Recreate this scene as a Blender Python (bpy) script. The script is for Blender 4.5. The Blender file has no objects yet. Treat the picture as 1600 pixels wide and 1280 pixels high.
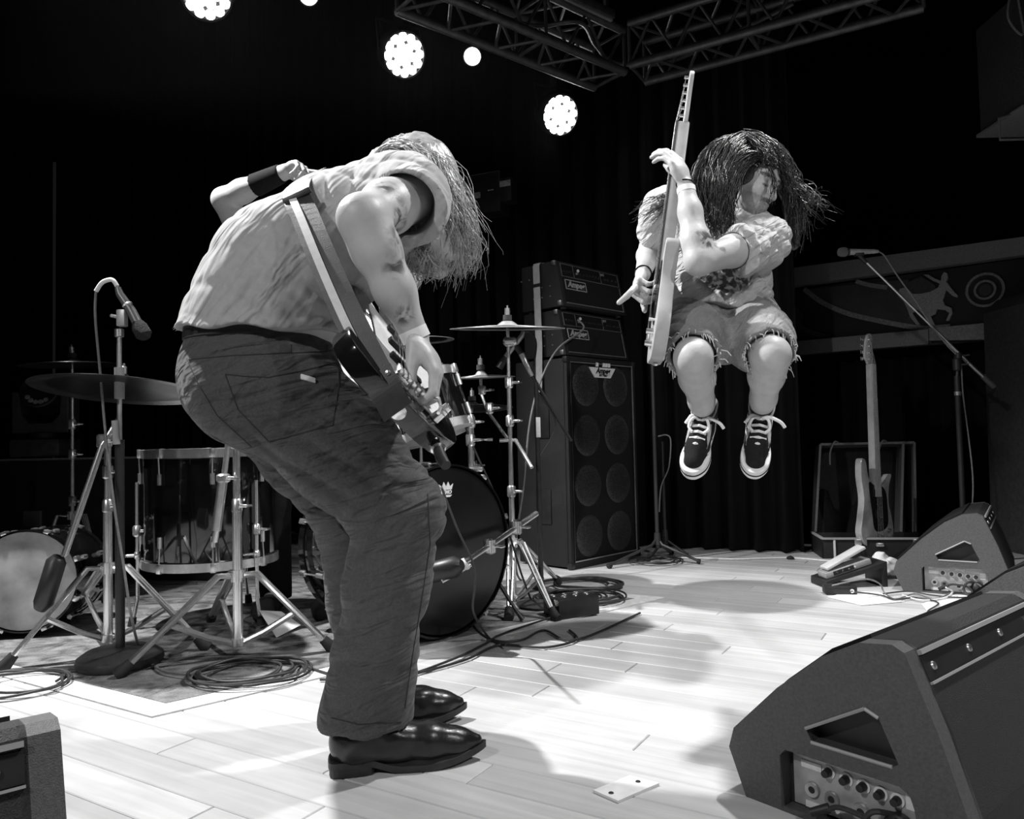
import bpy, bmesh, math, random
import numpy as np
from mathutils import Vector, Matrix
random.seed(7); rng = np.random.default_rng(7)
S = bpy.context.scene
COL = S.collection
PI = math.pi
# ---------------------------------------------------------------- camera
F_PX, CAM_H, PITCH, ROLL = 1200.0, 0.75, math.radians(2.2), math.radians(-1.31)
_f = Vector((0, math.cos(PITCH), math.sin(PITCH))); _u0 = Vector((0, -math.sin(PITCH), math.cos(PITCH))); _r0 = Vector((1, 0, 0))
CR = math.cos(ROLL) * _r0 + math.sin(ROLL) * _u0
CU = -math.sin(ROLL) * _r0 + math.cos(ROLL) * _u0
CF = _f
CAM = Vector((0, 0, CAM_H))
cd = bpy.data.cameras.new('camera'); cam = bpy.data.objects.new('camera', cd); COL.objects.link(cam)
cam.matrix_world = Matrix(((CR.x, CU.x, -CF.x, CAM.x), (CR.y, CU.y, -CF.y, CAM.y), (CR.z, CU.z, -CF.z, CAM.z), (0, 0, 0, 1)))
cd.sensor_width = 36.0; cd.sensor_fit = 'HORIZONTAL'; cd.lens = 36.0 * F_PX / 1600.0; cd.clip_start = 0.02; cd.clip_end = 100
S.camera = cam
def ray(px, py): return CF + CR * ((px - 800) / F_PX) - CU * ((py - 640) / F_PX)
def at(px, py, y):
    d = ray(px, py); return CAM + d * (y / d.y)
def G(px, py, z=0.0):
    d = ray(px, py); return CAM + d * ((z - CAM_H) / d.z)
# ---------------------------------------------------------------- world, exposure, stage lights
S.view_settings.view_transform = 'Standard'; S.view_settings.look = 'None'; S.view_settings.gamma = 1.0
S.view_settings.use_curve_mapping = False
S.view_settings.exposure = 0.0
w = bpy.data.worlds.new('hall_dark'); S.world = w; w.use_nodes = True
w.node_tree.nodes['Background'].inputs[0].default_value = (0.5, 0.5, 0.5, 1); w.node_tree.nodes['Background'].inputs[1].default_value = 0.012
def spot(name, loc, target, power, size_deg, blend=0.5, radius=0.1):
    l = bpy.data.lights.new(name, 'SPOT'); l.energy = power; l.spot_size = math.radians(size_deg); l.spot_blend = blend; l.shadow_soft_size = radius
    o = bpy.data.objects.new(name, l); COL.objects.link(o); o.location = loc
    o.rotation_euler = (Vector(target) - Vector(loc)).to_track_quat('-Z', 'Y').to_euler()
    return o
spot('stage_wash_overhead', (2.0, 2.7, 4.3), (0.6, 2.1, 0.2), 620, 66, 0.6, 0.10)
spot('stage_wash_left_back', (-2.3, 2.9, 3.9), (-0.35, 2.05, 0.7), 1250, 84, 0.6, 0.05)
spot('front_of_house_left', (-2.4, -1.2, 3.3), (0.0, 2.3, 0.6), 330, 50, 0.7, 0.08)
spot('front_of_house_right', (2.6, -1.5, 3.4), (0.9, 2.6, 0.9), 330, 46, 0.7, 0.08)
# ---------------------------------------------------------------- materials
M = {}
def mat(name, col=0.5, rough=0.5, metal=0.0, spec=0.5, noise=None, bump=None, coat=0.0, sheen=0.0, emit=None):
    if name in M: return M[name]
    m = bpy.data.materials.new(name); m.use_nodes = True; nt = m.node_tree; b = nt.nodes['Principled BSDF']
    c = (col, col, col, 1) if not isinstance(col, tuple) else (*col, 1)
    b.inputs['Base Color'].default_value = c; b.inputs['Roughness'].default_value = rough; b.inputs['Metallic'].default_value = metal
    b.inputs['Specular IOR Level'].default_value = spec; b.inputs['Coat Weight'].default_value = coat
    if sheen: b.inputs['Sheen Weight'].default_value = sheen
    tc = None
    if noise or bump:
        tc = nt.nodes.new('ShaderNodeTexCoord')
    if noise:
        sc, amt = noise
        n = nt.nodes.new('ShaderNodeTexNoise'); n.inputs['Scale'].default_value = sc; n.inputs['Detail'].default_value = 5; nt.links.new(tc.outputs['Object'], n.inputs['Vector'])
        mr = nt.nodes.new('ShaderNodeMapRange'); mr.inputs[1].default_value = 0.3; mr.inputs[2].default_value = 0.7
        mr.inputs[3].default_value = 1 - amt; mr.inputs[4].default_value = 1 + amt; nt.links.new(n.outputs['Fac'], mr.inputs[0])
        mx = nt.nodes.new('ShaderNodeMix'); mx.data_type = 'RGBA'; mx.blend_type = 'MULTIPLY'; mx.inputs[0].default_value = 1
        mx.inputs[6].default_value = c; nt.links.new(mr.outputs[0], mx.inputs[7]); nt.links.new(mx.outputs[2], b.inputs['Base Color'])
    if bump:
        sc, st = bump
        n2 = nt.nodes.new('ShaderNodeTexNoise'); n2.inputs['Scale'].default_value = sc; n2.inputs['Detail'].default_value = 4; nt.links.new(tc.outputs['Object'], n2.inputs['Vector'])
        bp = nt.nodes.new('ShaderNodeBump'); bp.inputs['Strength'].default_value = st; bp.inputs['Distance'].default_value = 0.01
        nt.links.new(n2.outputs['Fac'], bp.inputs['Height']); nt.links.new(bp.outputs[0], b.inputs['Normal'])
    if emit:
        b.inputs['Emission Color'].default_value = (1, 1, 1, 1); b.inputs['Emission Strength'].default_value = emit
    M[name] = m; return m
mat('chrome', 0.85, 0.27, 0.92, noise=(40, 0.08)); mat('dull_chrome', 0.6, 0.38, 1.0, noise=(30, 0.12)); mat('black_metal', 0.02, 0.4, 0.0, 0.5, noise=(30, 0.2))
mat('black_plastic', 0.015, 0.5, noise=(25, 0.2)); mat('rubber', 0.018, 0.75, noise=(40, 0.25)); mat('black_lacquer', 0.006, 0.09, 0, 0.5, coat=0.5, noise=(15, 0.2))
mat('black_gloss_head', 0.008, 0.22, noise=(12, 0.2)); mat('cable', 0.03, 0.5, noise=(60, 0.3)); mat('cable_grey', 0.16, 0.5, noise=(60, 0.2)); mat('cable_white', 0.7, 0.5, noise=(60, 0.1))
mat('curtain', 0.005, 0.9, 0, 0.2, noise=(6, 0.3)); mat('tolex', 0.008, 0.55, bump=(420, 0.5), noise=(200, 0.3)); mat('cloth_black', 0.007, 0.85, 0, 0.3, noise=(90, 0.35))
mat('trim_silver', 0.55, 0.35, 0.8, noise=(60, 0.15)); mat('print_white', 0.72, 0.6, noise=(80, 0.08)); mat('print_grey', 0.35, 0.6, noise=(80, 0.1)); mat('wedge_grey', 0.075, 0.55, bump=(520, 0.35), noise=(160, 0.2))
mat('wedge_dark', 0.014, 0.7, bump=(420, 0.6), noise=(220, 0.5)); mat('panel_steel', 0.42, 0.4, 0.35, noise=(40, 0.15)); mat('head_white', 0.62, 0.45, noise=(10, 0.12)); mat('paper', 0.85, 0.7, noise=(20, 0.03))
mat('cymbal_bronze', 0.5, 0.36, 0.6, noise=(12, 0.25)); mat('cymbal_dark', 0.07, 0.34, 0.9, noise=(14, 0.3)); mat('lamp_lens', 0.9, 0.2, emit=14.0); mat('fixture_black', 0.01, 0.5, noise=(20, 0.2))
mat('wood_light', 0.55, 0.4, noise=(14, 0.12)); mat('wood_bass', 0.42, 0.2, coat=0.6, noise=(8, 0.45)); mat('maple', 0.5, 0.35, noise=(18, 0.15)); mat('rosewood', 0.09, 0.45, noise=(30, 0.25)); mat('leather', 0.022, 0.5, noise=(30, 0.3), bump=(500, 0.1))
mat('strap_grey', 0.42, 0.7, bump=(500, 0.3), noise=(30, 0.1)); mat('plush', 0.02, 0.95, 0, 0.2, sheen=0.25, bump=(350, 0.8), noise=(140, 0.4))
# ---------------------------------------------------------------- mesh builder
def frame(d, up=(0, 0, 1)):
    d = Vector(d).normalized(); up = Vector(up)
    if abs(d.dot(up)) > 0.97: up = Vector((1, 0, 0))
    x = up.cross(d).normalized(); y = d.cross(x); return x, y, d
class MB:
    def __init__(s): s.v = []; s.f = []
    def add(s, vs, fs):
        o = len(s.v); s.v += [tuple(p) for p in vs]; s.f += [tuple(i + o for i in q) for q in fs]; return s
    def box(s, c, size, R=None, bev=0.0):
        hx, hy, hz = size[0] / 2, size[1] / 2, size[2] / 2; c = Vector(c)
        if bev <= 0:
            vs = [Vector((sx * hx, sy * hy, sz * hz)) for sz in (-1, 1) for sy in (-1, 1) for sx in (-1, 1)]
            fs = [(0, 2, 3, 1), (4, 5, 7, 6), (0, 1, 5, 4), (2, 6, 7, 3), (0, 4, 6, 2), (1, 3, 7, 5)]
        else:
            b = min(bev, hx * .95, hy * .95, hz * .95); bm = bmesh.new(); bmesh.ops.create_cube(bm, size=1)
            for q in bm.verts: q.co = Vector((q.co.x * 2 * hx, q.co.y * 2 * hy, q.co.z * 2 * hz))
            bmesh.ops.bevel(bm, geom=bm.edges[:], offset=b, segments=2, affect='EDGES', profile=0.6)
            bm.verts.index_update(); vs = [q.co.copy() for q in bm.verts]; fs = [tuple(x.index for x in q.verts) for q in bm.faces]; bm.free()
        if R is not None: vs = [R @ q for q in vs]
        return s.add([q + c for q in vs], fs)
    def tube(s, pts, r, n=8, caps=True, closed=False):
        pts = [Vector(p) for p in pts]; N = len(pts); rs = r if isinstance(r, (list, tuple)) else [r] * N
        vs = []; x = None
        for i, p in enumerate(pts):
            if closed: d = pts[(i + 1) % N] - pts[i - 1]
            else: d = pts[min(i + 1, N - 1)] - pts[max(i - 1, 0)]
            if d.length < 1e-9: d = Vector((0, 0, 1))
            d.normalize()
            if x is None: x, _, _ = frame(d)
            else:
                x = x - d * x.dot(d)
                if x.length < 1e-6: x, _, _ = frame(d)
                x.normalize()
            y = d.cross(x)
            for k in range(n):
                a = 2 * PI * k / n; vs.append(p + (x * math.cos(a) + y * math.sin(a)) * rs[i])
        fs = []
        for i in range(N if closed else N - 1):
            j = (i + 1) % N
            for k in range(n): fs.append((i * n + k, i * n + (k + 1) % n, j * n + (k + 1) % n, j * n + k))
        if caps and not closed: fs.append(tuple(range(n - 1, -1, -1))); fs.append(tuple((N - 1) * n + k for k in range(n)))
        return s.add(vs, fs)
    def cyl(s, a, b, r0, r1=None, n=16): return s.tube([a, b], [r0, r0 if r1 is None else r1], n)
    def lathe(s, prof, c=(0, 0, 0), axis=(0, 0, 1), n=32, closed=False):
        x, y, d = frame(axis); c = Vector(c); vs = []; fs = []; m = len(prof)
        for (r, z) in prof:
            for k in range(n):
                a = 2 * PI * k / n; vs.append(c + (x * math.cos(a) + y * math.sin(a)) * r + d * z)
        for i in range(m if closed else m - 1):
            j = (i + 1) % m
            for k in range(n): fs.append((i * n + k, i * n + (k + 1) % n, j * n + (k + 1) % n, j * n + k))
        if not closed:
            if prof[0][0] > 1e-6: fs.append(tuple(range(n - 1, -1, -1)))
            if prof[-1][0] > 1e-6: fs.append(tuple((m - 1) * n + k for k in range(n)))
        return s.add(vs, fs)
    def prism(s, poly, t0, t1, O=(0, 0, 0), X=(1, 0, 0), Y=(0, 0, 1)):
        O, X, Y = Vector(O), Vector(X), Vector(Y); Z = X.cross(Y); n = len(poly)
        vs = [O + X * p[0] + Y * p[1] + Z * t0 for p in poly] + [O + X * p[0] + Y * p[1] + Z * t1 for p in poly]
        fs = [tuple(range(n - 1, -1, -1)), tuple(range(n, 2 * n))] + [(i, (i + 1) % n, n + (i + 1) % n, n + i) for i in range(n)]
        return s.add(vs, fs)
    def build(s, name, m, parent=None, smooth=True, off=None, bevel=0.0, ang=38):
        me = bpy.data.meshes.new(name); vs = s.v
        if off is not None: vs = [(p[0] - off[0], p[1] - off[1], p[2] - off[2]) for p in vs]
        me.from_pydata(vs, [], s.f); me.validate()
        bm = bmesh.new(); bm.from_mesh(me); bmesh.ops.recalc_face_normals(bm, faces=bm.faces)
        if bevel > 0:
            es = [e for e in bm.edges if len(e.link_faces) == 2 and e.calc_face_angle(0) > math.radians(30)]
            bmesh.ops.bevel(bm, geom=es, offset=bevel, segments=2, affect='EDGES', profile=0.6)
        if smooth:
            for e in bm.edges: e.smooth = not (len(e.link_faces) == 2 and e.calc_face_angle(0) > math.radians(ang))
            for fc in bm.faces: fc.smooth = True
        bm.to_mesh(me); bm.free()
        return link(name, me, m, parent)
def link(name, me, m, parent=None):
    o = bpy.data.objects.new(name, me); COL.objects.link(o)
    if m is not None: me.materials.append(M[m] if isinstance(m, str) else m)
    if parent is not None: o.parent = parent
    return o
def tag(o, label=None, cat=None, group=None, kind=None):
    if label: o['label'] = label
    if cat: o['category'] = cat
    if group: o['group'] = group
    if kind: o['kind'] = kind
    return o
def thing(name, label, cat, loc=(0, 0, 0), rz=0.0, group=None):
    o = bpy.data.objects.new(name, None); COL.objects.link(o); o.empty_display_size = 0.1; o.location = loc; o.rotation_euler = (0, 0, rz)
    return tag(o, label, cat, group)
def copy_tree(o, parent=None):
    c = o.copy(); COL.objects.link(c); c.parent = parent
    for ch in list(o.children): copy_tree(ch, c)
    return c
def text(name, body, size, m, parent, O, X, Y, off=0.0015, shear=0.0, bold=0.0):
    cu = bpy.data.curves.new('txt', 'FONT'); cu.body = body; cu.size = size; cu.extrude = 0.0006; cu.align_x = 'CENTER'; cu.align_y = 'CENTER'; cu.shear = shear; cu.offset = bold; cu.resolution_u = 2
    t = bpy.data.objects.new('txt', cu); COL.objects.link(t); dg = bpy.context.evaluated_depsgraph_get(); dg.update()
    me = bpy.data.meshes.new_from_object(t.evaluated_get(dg)); bpy.data.objects.remove(t); bpy.data.curves.remove(cu)
    X = Vector(X).normalized(); Y = Vector(Y).normalized(); Z = X.cross(Y); O = Vector(O) + Z * off
    me.transform(Matrix(((X.x, Y.x, Z.x, O.x), (X.y, Y.y, Z.y, O.y), (X.z, Y.z, Z.z, O.z), (0, 0, 0, 1)))); me.materials.clear()
    return link(name, me, m, parent)
def bez(pts, n=8):
    pts = [Vector(p) for p in pts]; out = []
    P = [pts[0]] + pts + [pts[-1]]
    for i in range(1, len(P) - 2):
        a, b, c, d = P[i - 1], P[i], P[i + 1], P[i + 2]
        for k in range(n):
            t = k / n; out.append(0.5 * ((2 * b) + (-a + c) * t + (2 * a - 5 * b + 4 * c - d) * t * t + (-a + 3 * b - 3 * c + d) * t ** 3))
    out.append(pts[-1]); return out
# ---------------------------------------------------------------- signed distance modelling
A3 = lambda p: np.array(tuple(p), dtype=np.float32)
def rc(a, b, ra, rb, flat=None):
    a, b = A3(a), A3(b); ba = b - a; L2 = float(ba @ ba) + 1e-12
    if flat is not None: fd = A3(Vector(flat[0]).normalized()); fk = 1.0 / flat[1] - 1.0
    def f(P):
        q = P - a; t = np.clip(q @ ba / L2, 0, 1); w_ = q - t[:, None] * ba
        if flat is not None: w_ = w_ + (w_ @ fd)[:, None] * fd * fk
        return np.sqrt((w_ * w_).sum(1)) - (ra + (rb - ra) * t)
    return f
def el(c, r, R=None):
    c = A3(c); r = A3(r); Rm = np.array(R, dtype=np.float32) if R is not None else None
    def f(P):
        q = P - c
        if Rm is not None: q = q @ Rm
        k0 = np.sqrt(((q / r) ** 2).sum(1)); k1 = np.sqrt(((q / (r * r)) ** 2).sum(1)) + 1e-9
        return k0 * (k0 - 1) / k1
    return f
def rbox(c, h, R=None, rad=0.0):
    c = A3(c); h = A3(h) - rad; Rm = np.array(R, dtype=np.float32) if R is not None else None
    def f(P):
        q = P - c
        if Rm is not None: q = q @ Rm
        q = np.abs(q) - h
        return np.sqrt((np.maximum(q, 0) ** 2).sum(1)) + np.minimum(q.max(1), 0) - rad
    return f
def plane(p, n):
    p, n = A3(p), A3(Vector(n).normalized())
    return lambda P: (P - p) @ n
def U(fs, k=0.02):
    def f(P):
        d = fs[0](P)
        for g in fs[1:]:
            e = g(P)
            if k > 0:
                h = np.maximum(k - np.abs(d - e), 0) / k; d = np.minimum(d, e) - h * h * k * 0.25
            else: d = np.minimum(d, e)
        return d
    return f
def SUB(f0, f1, k=0.004):
    def f(P):
        d, e = f0(P), -f1(P); h = np.maximum(k - np.abs(d - e), 0) / k; return np.maximum(d, e) + h * h * k * 0.25
    return f
def INT(f0, f1): return lambda P: np.maximum(f0(P), f1(P))
def GROW(f0, r): return lambda P: f0(P) - r
def chain(pr, k=0.02, flat=None):
    return U([rc(pr[i][0], pr[i + 1][0], pr[i][1], pr[i + 1][1], flat) for i in range(len(pr) - 1)], k)
def nets(fn, lo, hi, h):
    lo = np.array(lo, dtype=np.float32); hi = np.array(hi, dtype=np.float32)
    nc = np.ceil((hi - lo) / (4 * h)).astype(int) + 1; n = nc * 4
    ax = [lo[i] + (np.arange(nc[i]) * 4 + 1.5) * h for i in range(3)]
    C = np.stack(np.meshgrid(*ax, indexing='ij'), -1).reshape(-1, 3).astype(np.float32)
    dc = fn(C).reshape(nc)
    fine = np.repeat(np.repeat(np.repeat(np.sign(dc) * 1e3, 4, 0), 4, 1), 4, 2).astype(np.float32)
    mk = np.repeat(np.repeat(np.repeat(np.abs(dc) < 4 * h * 1.9, 4, 0), 4, 1), 4, 2)
    idx = np.argwhere(mk); P = (lo + idx * h).astype(np.float32)
    vals = np.empty(len(P), np.float32)
    for s_ in range(0, len(P), 400000): vals[s_:s_ + 400000] = fn(P[s_:s_ + 400000])
    fine[mk] = vals
    D = fine; neg = D < 0
    cor = [(i, j, k) for i in (0, 1) for j in (0, 1) for k in (0, 1)]
    sl = lambda c: tuple(slice(c[a], D.shape[a] - 1 + c[a]) for a in range(3))
    cnt = sum(neg[sl(c)].astype(np.int8) for c in cor); act = (cnt > 0) & (cnt < 8)
    ci = np.argwhere(act); vid = -np.ones(act.shape, np.int64); vid[act] = np.arange(len(ci))
    acc = np.zeros((len(ci), 3)); num = np.zeros(len(ci))
    for a in range(3):
        for c in cor:
            if c[a]: continue
            c2 = list(c); c2[a] = 1
            i0 = ci + c; i1 = ci + c2
            d0 = D[tuple(i0.T)]; d1 = D[tuple(i1.T)]; cr = (d0 < 0) != (d1 < 0)
            t = np.where(cr, d0 / np.where(d0 == d1, 1, d0 - d1), 0)
            p = i0.astype(np.float64); p[:, a] += t; acc[cr] += p[cr]; num[cr] += 1
    V = lo + (acc / num[:, None]) * h
    F = []
    for a in range(3):
        b, c = (a + 1) % 3, (a + 2) % 3
        s0 = [slice(None)] * 3; s1 = [slice(None)] * 3; s0[a] = slice(0, -1); s1[a] = slice(1, None)
        ch = np.argwhere(neg[tuple(s0)] != neg[tuple(s1)])
        ch = ch[(ch[:, b] > 0) & (ch[:, c] > 0) & (ch[:, b] < D.shape[b] - 1) & (ch[:, c] < D.shape[c] - 1)]
        inside = neg[tuple(ch.T)]
        q = []
        for db, dc2 in ((1, 1), (0, 1), (0, 0), (1, 0)):
            e = ch.copy(); e[:, b] -= db; e[:, c] -= dc2; q.append(vid[tuple(e.T)])
        q = np.stack(q, 1); q[~inside] = q[~inside][:, ::-1]; F.append(q)
    F = np.concatenate(F); F = F[(F >= 0).all(1)]
    return V, F
def sdf_obj(name, fn, lo, hi, h, m, parent=None, off=(0, 0, 0), attr=None, smooth_it=0):
    V, F = nets(fn, lo, hi, h)
    V = V - np.array(tuple(off))
    me = bpy.data.meshes.new(name); me.vertices.add(len(V)); me.vertices.foreach_set('co', V.astype(np.float32).ravel())
    me.loops.add(F.size); me.loops.foreach_set('vertex_index', F.astype(np.int32).ravel()); me.polygons.add(len(F))
    me.polygons.foreach_set('loop_start', np.arange(0, F.size, 4, dtype=np.int32)); me.polygons.foreach_set('loop_total', np.full(len(F), 4, dtype=np.int32))
    me.update(calc_edges=True); me.validate(); me.polygons.foreach_set('use_smooth', np.ones(len(me.polygons), dtype=bool))
    if attr:
        W = V + np.array(tuple(off))
        for nm, g in attr.items():
            a = me.attributes.new(nm, 'FLOAT', 'POINT'); a.data.foreach_set('value', np.clip(g(W), 0, 1).astype(np.float32))
    o = link(name, me, m, parent); return o
def bounds(pts, pad):
    a = np.array([tuple(p) for p in pts]); return a.min(0) - pad, a.max(0) + pad
def snoise(P, sc, seed=0, oct=3):
    """cheap smooth pseudo-noise from warped sines"""
    r = np.random.default_rng(seed); out = 0; amp = 1.0; s_ = sc
    for o in range(oct):
        d = r.normal(size=(3, 3)); d /= np.linalg.norm(d, axis=1)[:, None]; ph = r.uniform(0, 6.28, 3)
        q = (P * s_) @ d.T.astype(np.float32) + ph
        out = out + amp * np.sin(q[:, 0] + 1.3 * np.sin(q[:, 1])) * np.cos(q[:, 2] * 0.7 + 0.8 * np.sin(q[:, 0]))
        amp *= 0.5; s_ *= 1.9
    return out
# ================================================================ setting
PHI = math.radians(-31.0); E1 = Vector((math.cos(PHI), math.sin(PHI), 0)); E2 = Vector((-math.sin(PHI), math.cos(PHI), 0))
def wood_material():
    m = bpy.data.materials.new('stage_boards'); m.use_nodes = True; nt = m.node_tree; b = nt.nodes['Principled BSDF']; N = nt.nodes.new; L = nt.links.new
    tc = N('ShaderNodeTexCoord'); oi = N('ShaderNodeObjectInfo'); geo = N('ShaderNodeNewGeometry')
    mp = N('ShaderNodeMapping'); mp.inputs['Rotation'].default_value = (0, 0, -PHI); L(geo.outputs['Position'], mp.inputs['Vector'])
    mp2 = N('ShaderNodeMapping'); mp2.inputs['Scale'].default_value = (2.0, 34.0, 1.0); L(mp.outputs[0], mp2.inputs['Vector'])
    ad = N('ShaderNodeVectorMath'); ad.operation = 'ADD'; cmb = N('ShaderNodeCombineXYZ'); mu = N('ShaderNodeMath'); mu.operation = 'MULTIPLY'; mu.inputs[1].default_value = 57.0
    rsum = N('ShaderNodeMath'); rsum.operation = 'ADD'; L(oi.outputs['Random'], rsum.inputs[0]); L(geo.outputs['Random Per Island'], rsum.inputs[1]); fr = N('ShaderNodeMath'); fr.operation = 'FRACT'; L(rsum.outputs[0], fr.inputs[0])
    L(fr.outputs[0], mu.inputs[0]); L(mu.outputs[0], cmb.inputs[0]); L(cmb.outputs[0], ad.inputs[1]); L(mp2.outputs[0], ad.inputs[0])
    n = N('ShaderNodeTexNoise'); n.inputs['Scale'].default_value = 1.0; n.inputs['Detail'].default_value = 6; n.inputs['Distortion'].default_value = 0.6; L(ad.outputs[0], n.inputs['Vector'])
    n2 = N('ShaderNodeTexNoise'); n2.inputs['Scale'].default_value = 3.2; n2.inputs['Detail'].default_value = 6; L(geo.outputs['Position'], n2.inputs['Vector'])
    a1 = N('ShaderNodeMapRange'); a1.inputs[1].default_value = .3; a1.inputs[2].default_value = .7; a1.inputs[3].default_value = .86; a1.inputs[4].default_value = 1.06; L(n.outputs['Fac'], a1.inputs[0])
    a2 = N('ShaderNodeMapRange'); a2.inputs[1].default_value = .35; a2.inputs[2].default_value = .7; a2.inputs[3].default_value = 1.04; a2.inputs[4].default_value = .86; L(n2.outputs['Fac'], a2.inputs[0])
    a3 = N('ShaderNodeMapRange'); a3.inputs[3].default_value = .84; a3.inputs[4].default_value = 1.06; L(fr.outputs[0], a3.inputs[0])
    m1 = N('ShaderNodeMath'); m1.operation = 'MULTIPLY'; L(a1.outputs[0], m1.inputs[0]); L(a2.outputs[0], m1.inputs[1])
    m2 = N('ShaderNodeMath'); m2.operation = 'MULTIPLY'; L(m1.outputs[0], m2.inputs[0]); L(a3.outputs[0], m2.inputs[1])
    m3 = N('ShaderNodeMath'); m3.operation = 'MULTIPLY'; m3.inputs[1].default_value = 0.55; L(m2.outputs[0], m3.inputs[0])
    cc = N('ShaderNodeCombineColor'); [L(m3.outputs[0], cc.inputs[i]) for i in range(3)]; L(cc.outputs[0], b.inputs['Base Color'])
    b.inputs['Roughness'].default_value = 0.42; b.inputs['Specular IOR Level'].default_value = 0.35
    return m
WOOD = wood_material()
PW, PLEN = 0.112, 1.35
def plank_mesh(wd, ln):
    hx, hy, t, c = ln / 2 - .0012, wd / 2 - .0011, .022, .0022
    v = [(sx * hx, sy * hy, -t) for sx, sy in ((-1, -1), (1, -1), (1, 1), (-1, 1))] + [(sx * hx, sy * hy, -c) for sx, sy in ((-1, -1), (1, -1), (1, 1), (-1, 1))] + [(sx * (hx - c), sy * (hy - c), 0) for sx, sy in ((-1, -1), (1, -1), (1, 1), (-1, 1))]
    f = [(3, 2, 1, 0), (8, 9, 10, 11)] + [(i, (i + 1) % 4, 4 + (i + 1) % 4, 4 + i) for i in range(4)] + [(4 + i, 4 + (i + 1) % 4, 8 + (i + 1) % 4, 8 + i) for i in range(4)]
    return v, f
floor = MB().box((0, 0, -0.05), (16, 16, 0.05)).build('floor', 'black_plastic', smooth=False)
floor.location = (0.3, 4.2, 0); floor.rotation_euler = (0, 0, PHI); floor['kind'] = 'structure'; floor['label'] = 'pale wooden stage floor of narrow boards'
pv, pf = plank_mesh(PW, PLEN); pme = bpy.data.meshes.new('floor_board'); pme.from_pydata(pv, [], pf); pme.materials.append(WOOD)
def in_frame(p):
    d = p - CAM; z = d.dot(CF)
    if z < .3: return None
    x, y = 800 + F_PX * d.dot(CR) / z, 640 - F_PX * d.dot(CU) / z
    return x, y, z
cands = []; stuff = MB()
# boards run along E1; the stage ends at the curtain line upstage
CURT_P, CURT_D = Vector((0.94, 5.06, 0)), Vector((0.89, -0.41, 0)).normalized(); CURT_N = Vector((-CURT_D.y, CURT_D.x, 0))
for r in range(-14, 64):
    shift = (r * 0.377 + 0.13 * math.sin(r * 2.3)) % 1 * PLEN
    for c in range(-5, 6):
        u = c * PLEN + shift; v = 0.9 + r * PW; p = E1 * u + E2 * v
        if (p - CURT_P).dot(CURT_N) > 0.6: continue
        best = None
        for k in (-.5, -.25, 0, .25, .5):
            q = in_frame(p + E1 * (k * PLEN))
            if q and -80 < q[0] < 1680 and q[1] < 1330: best = min(best or 99, q[2])
        if best is None:
            if p.length < 4.5 and p.y > -1.2: cands.append((90 + p.length, p))
            continue
        cands.append((best, p))
cands.sort(key=lambda t: t[0])
fl_inv = Matrix.Rotation(-PHI, 4, 'Z') @ Matrix.Translation(-floor.location)
for i, (d, p) in enumerate(cands):
    if i < 290:
        o = bpy.data.objects.new('floor_board', pme); COL.objects.link(o); o.parent = floor; o.location = fl_inv @ p
    else:
        q = fl_inv @ p; stuff.add([(a + q.x, b + q.y, c_ + q.z) for a, b, c_ in pv], pf)
if stuff.v: tag(stuff.build('floor_boards_rest', WOOD, floor, smooth=False), kind='stuff')
# ---- black stage curtain: hanging folds behind everything
def curtain(name, P, D, L, h, seed, fold=.16, amp=.05, nn=420):
    N_ = Vector((-D.y, D.x, 0)); m = MB(); vs = []; r_ = random.Random(seed); ph = [r_.uniform(0, 6.28) for _ in range(4)]
    for i in range(nn + 1):
        s_ = L * i / nn; a = amp * (math.sin(2 * PI * s_ / fold + ph[0] + .9 * math.sin(s_ * 2.1 + ph[1])) + .4 * math.sin(2 * PI * s_ / (fold * .53) + ph[2]))
        for z, k in ((0.012, 1.0), (h * .5, .8), (h, .55)): vs.append(P + D * s_ + N_ * (a * k) + Vector((0, 0, z)))
    fs = []
    for i in range(nn):
        for j in range(2): fs.append((i * 3 + j, i * 3 + 3 + j, i * 3 + 4 + j, i * 3 + 1 + j))
    o = m.add(vs, fs).build(name, 'curtain', smooth=True, ang=180); sm = o.modifiers.new('s', 'SOLIDIFY'); sm.thickness = .006
    return o
c0 = curtain('wall_back', CURT_P - CURT_D * 6.2 + CURT_N * .12, CURT_D, 7.08, 5.2, 3); c0['kind'] = 'structure'; c0['label'] = 'black pleated stage curtain hung across the back'
c1 = curtain('wall_left', CURT_P - CURT_D * 6.2 + CURT_N * .12, Vector((-.42, -.9, 0)).normalized(), 4.5, 5.2, 5, nn=260); c1['kind'] = 'structure'
ceil = MB().box((0.5, 4.5, 5.35), (16, 15, .1)).build('ceiling', 'curtain', smooth=False); ceil['kind'] = 'structure'
# dark hall wall beyond the stage, behind the balcony
HW = MB().box((0, 0, 2.0), (9, .12, 7.2)).build('wall_right', mat('hall_wall', .006, .9, noise=(3, .2)), smooth=False); HW.location = (5.2, 9.4, 0); HW.rotation_euler = (0, 0, math.radians(-10)); HW['kind'] = 'structure'
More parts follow.
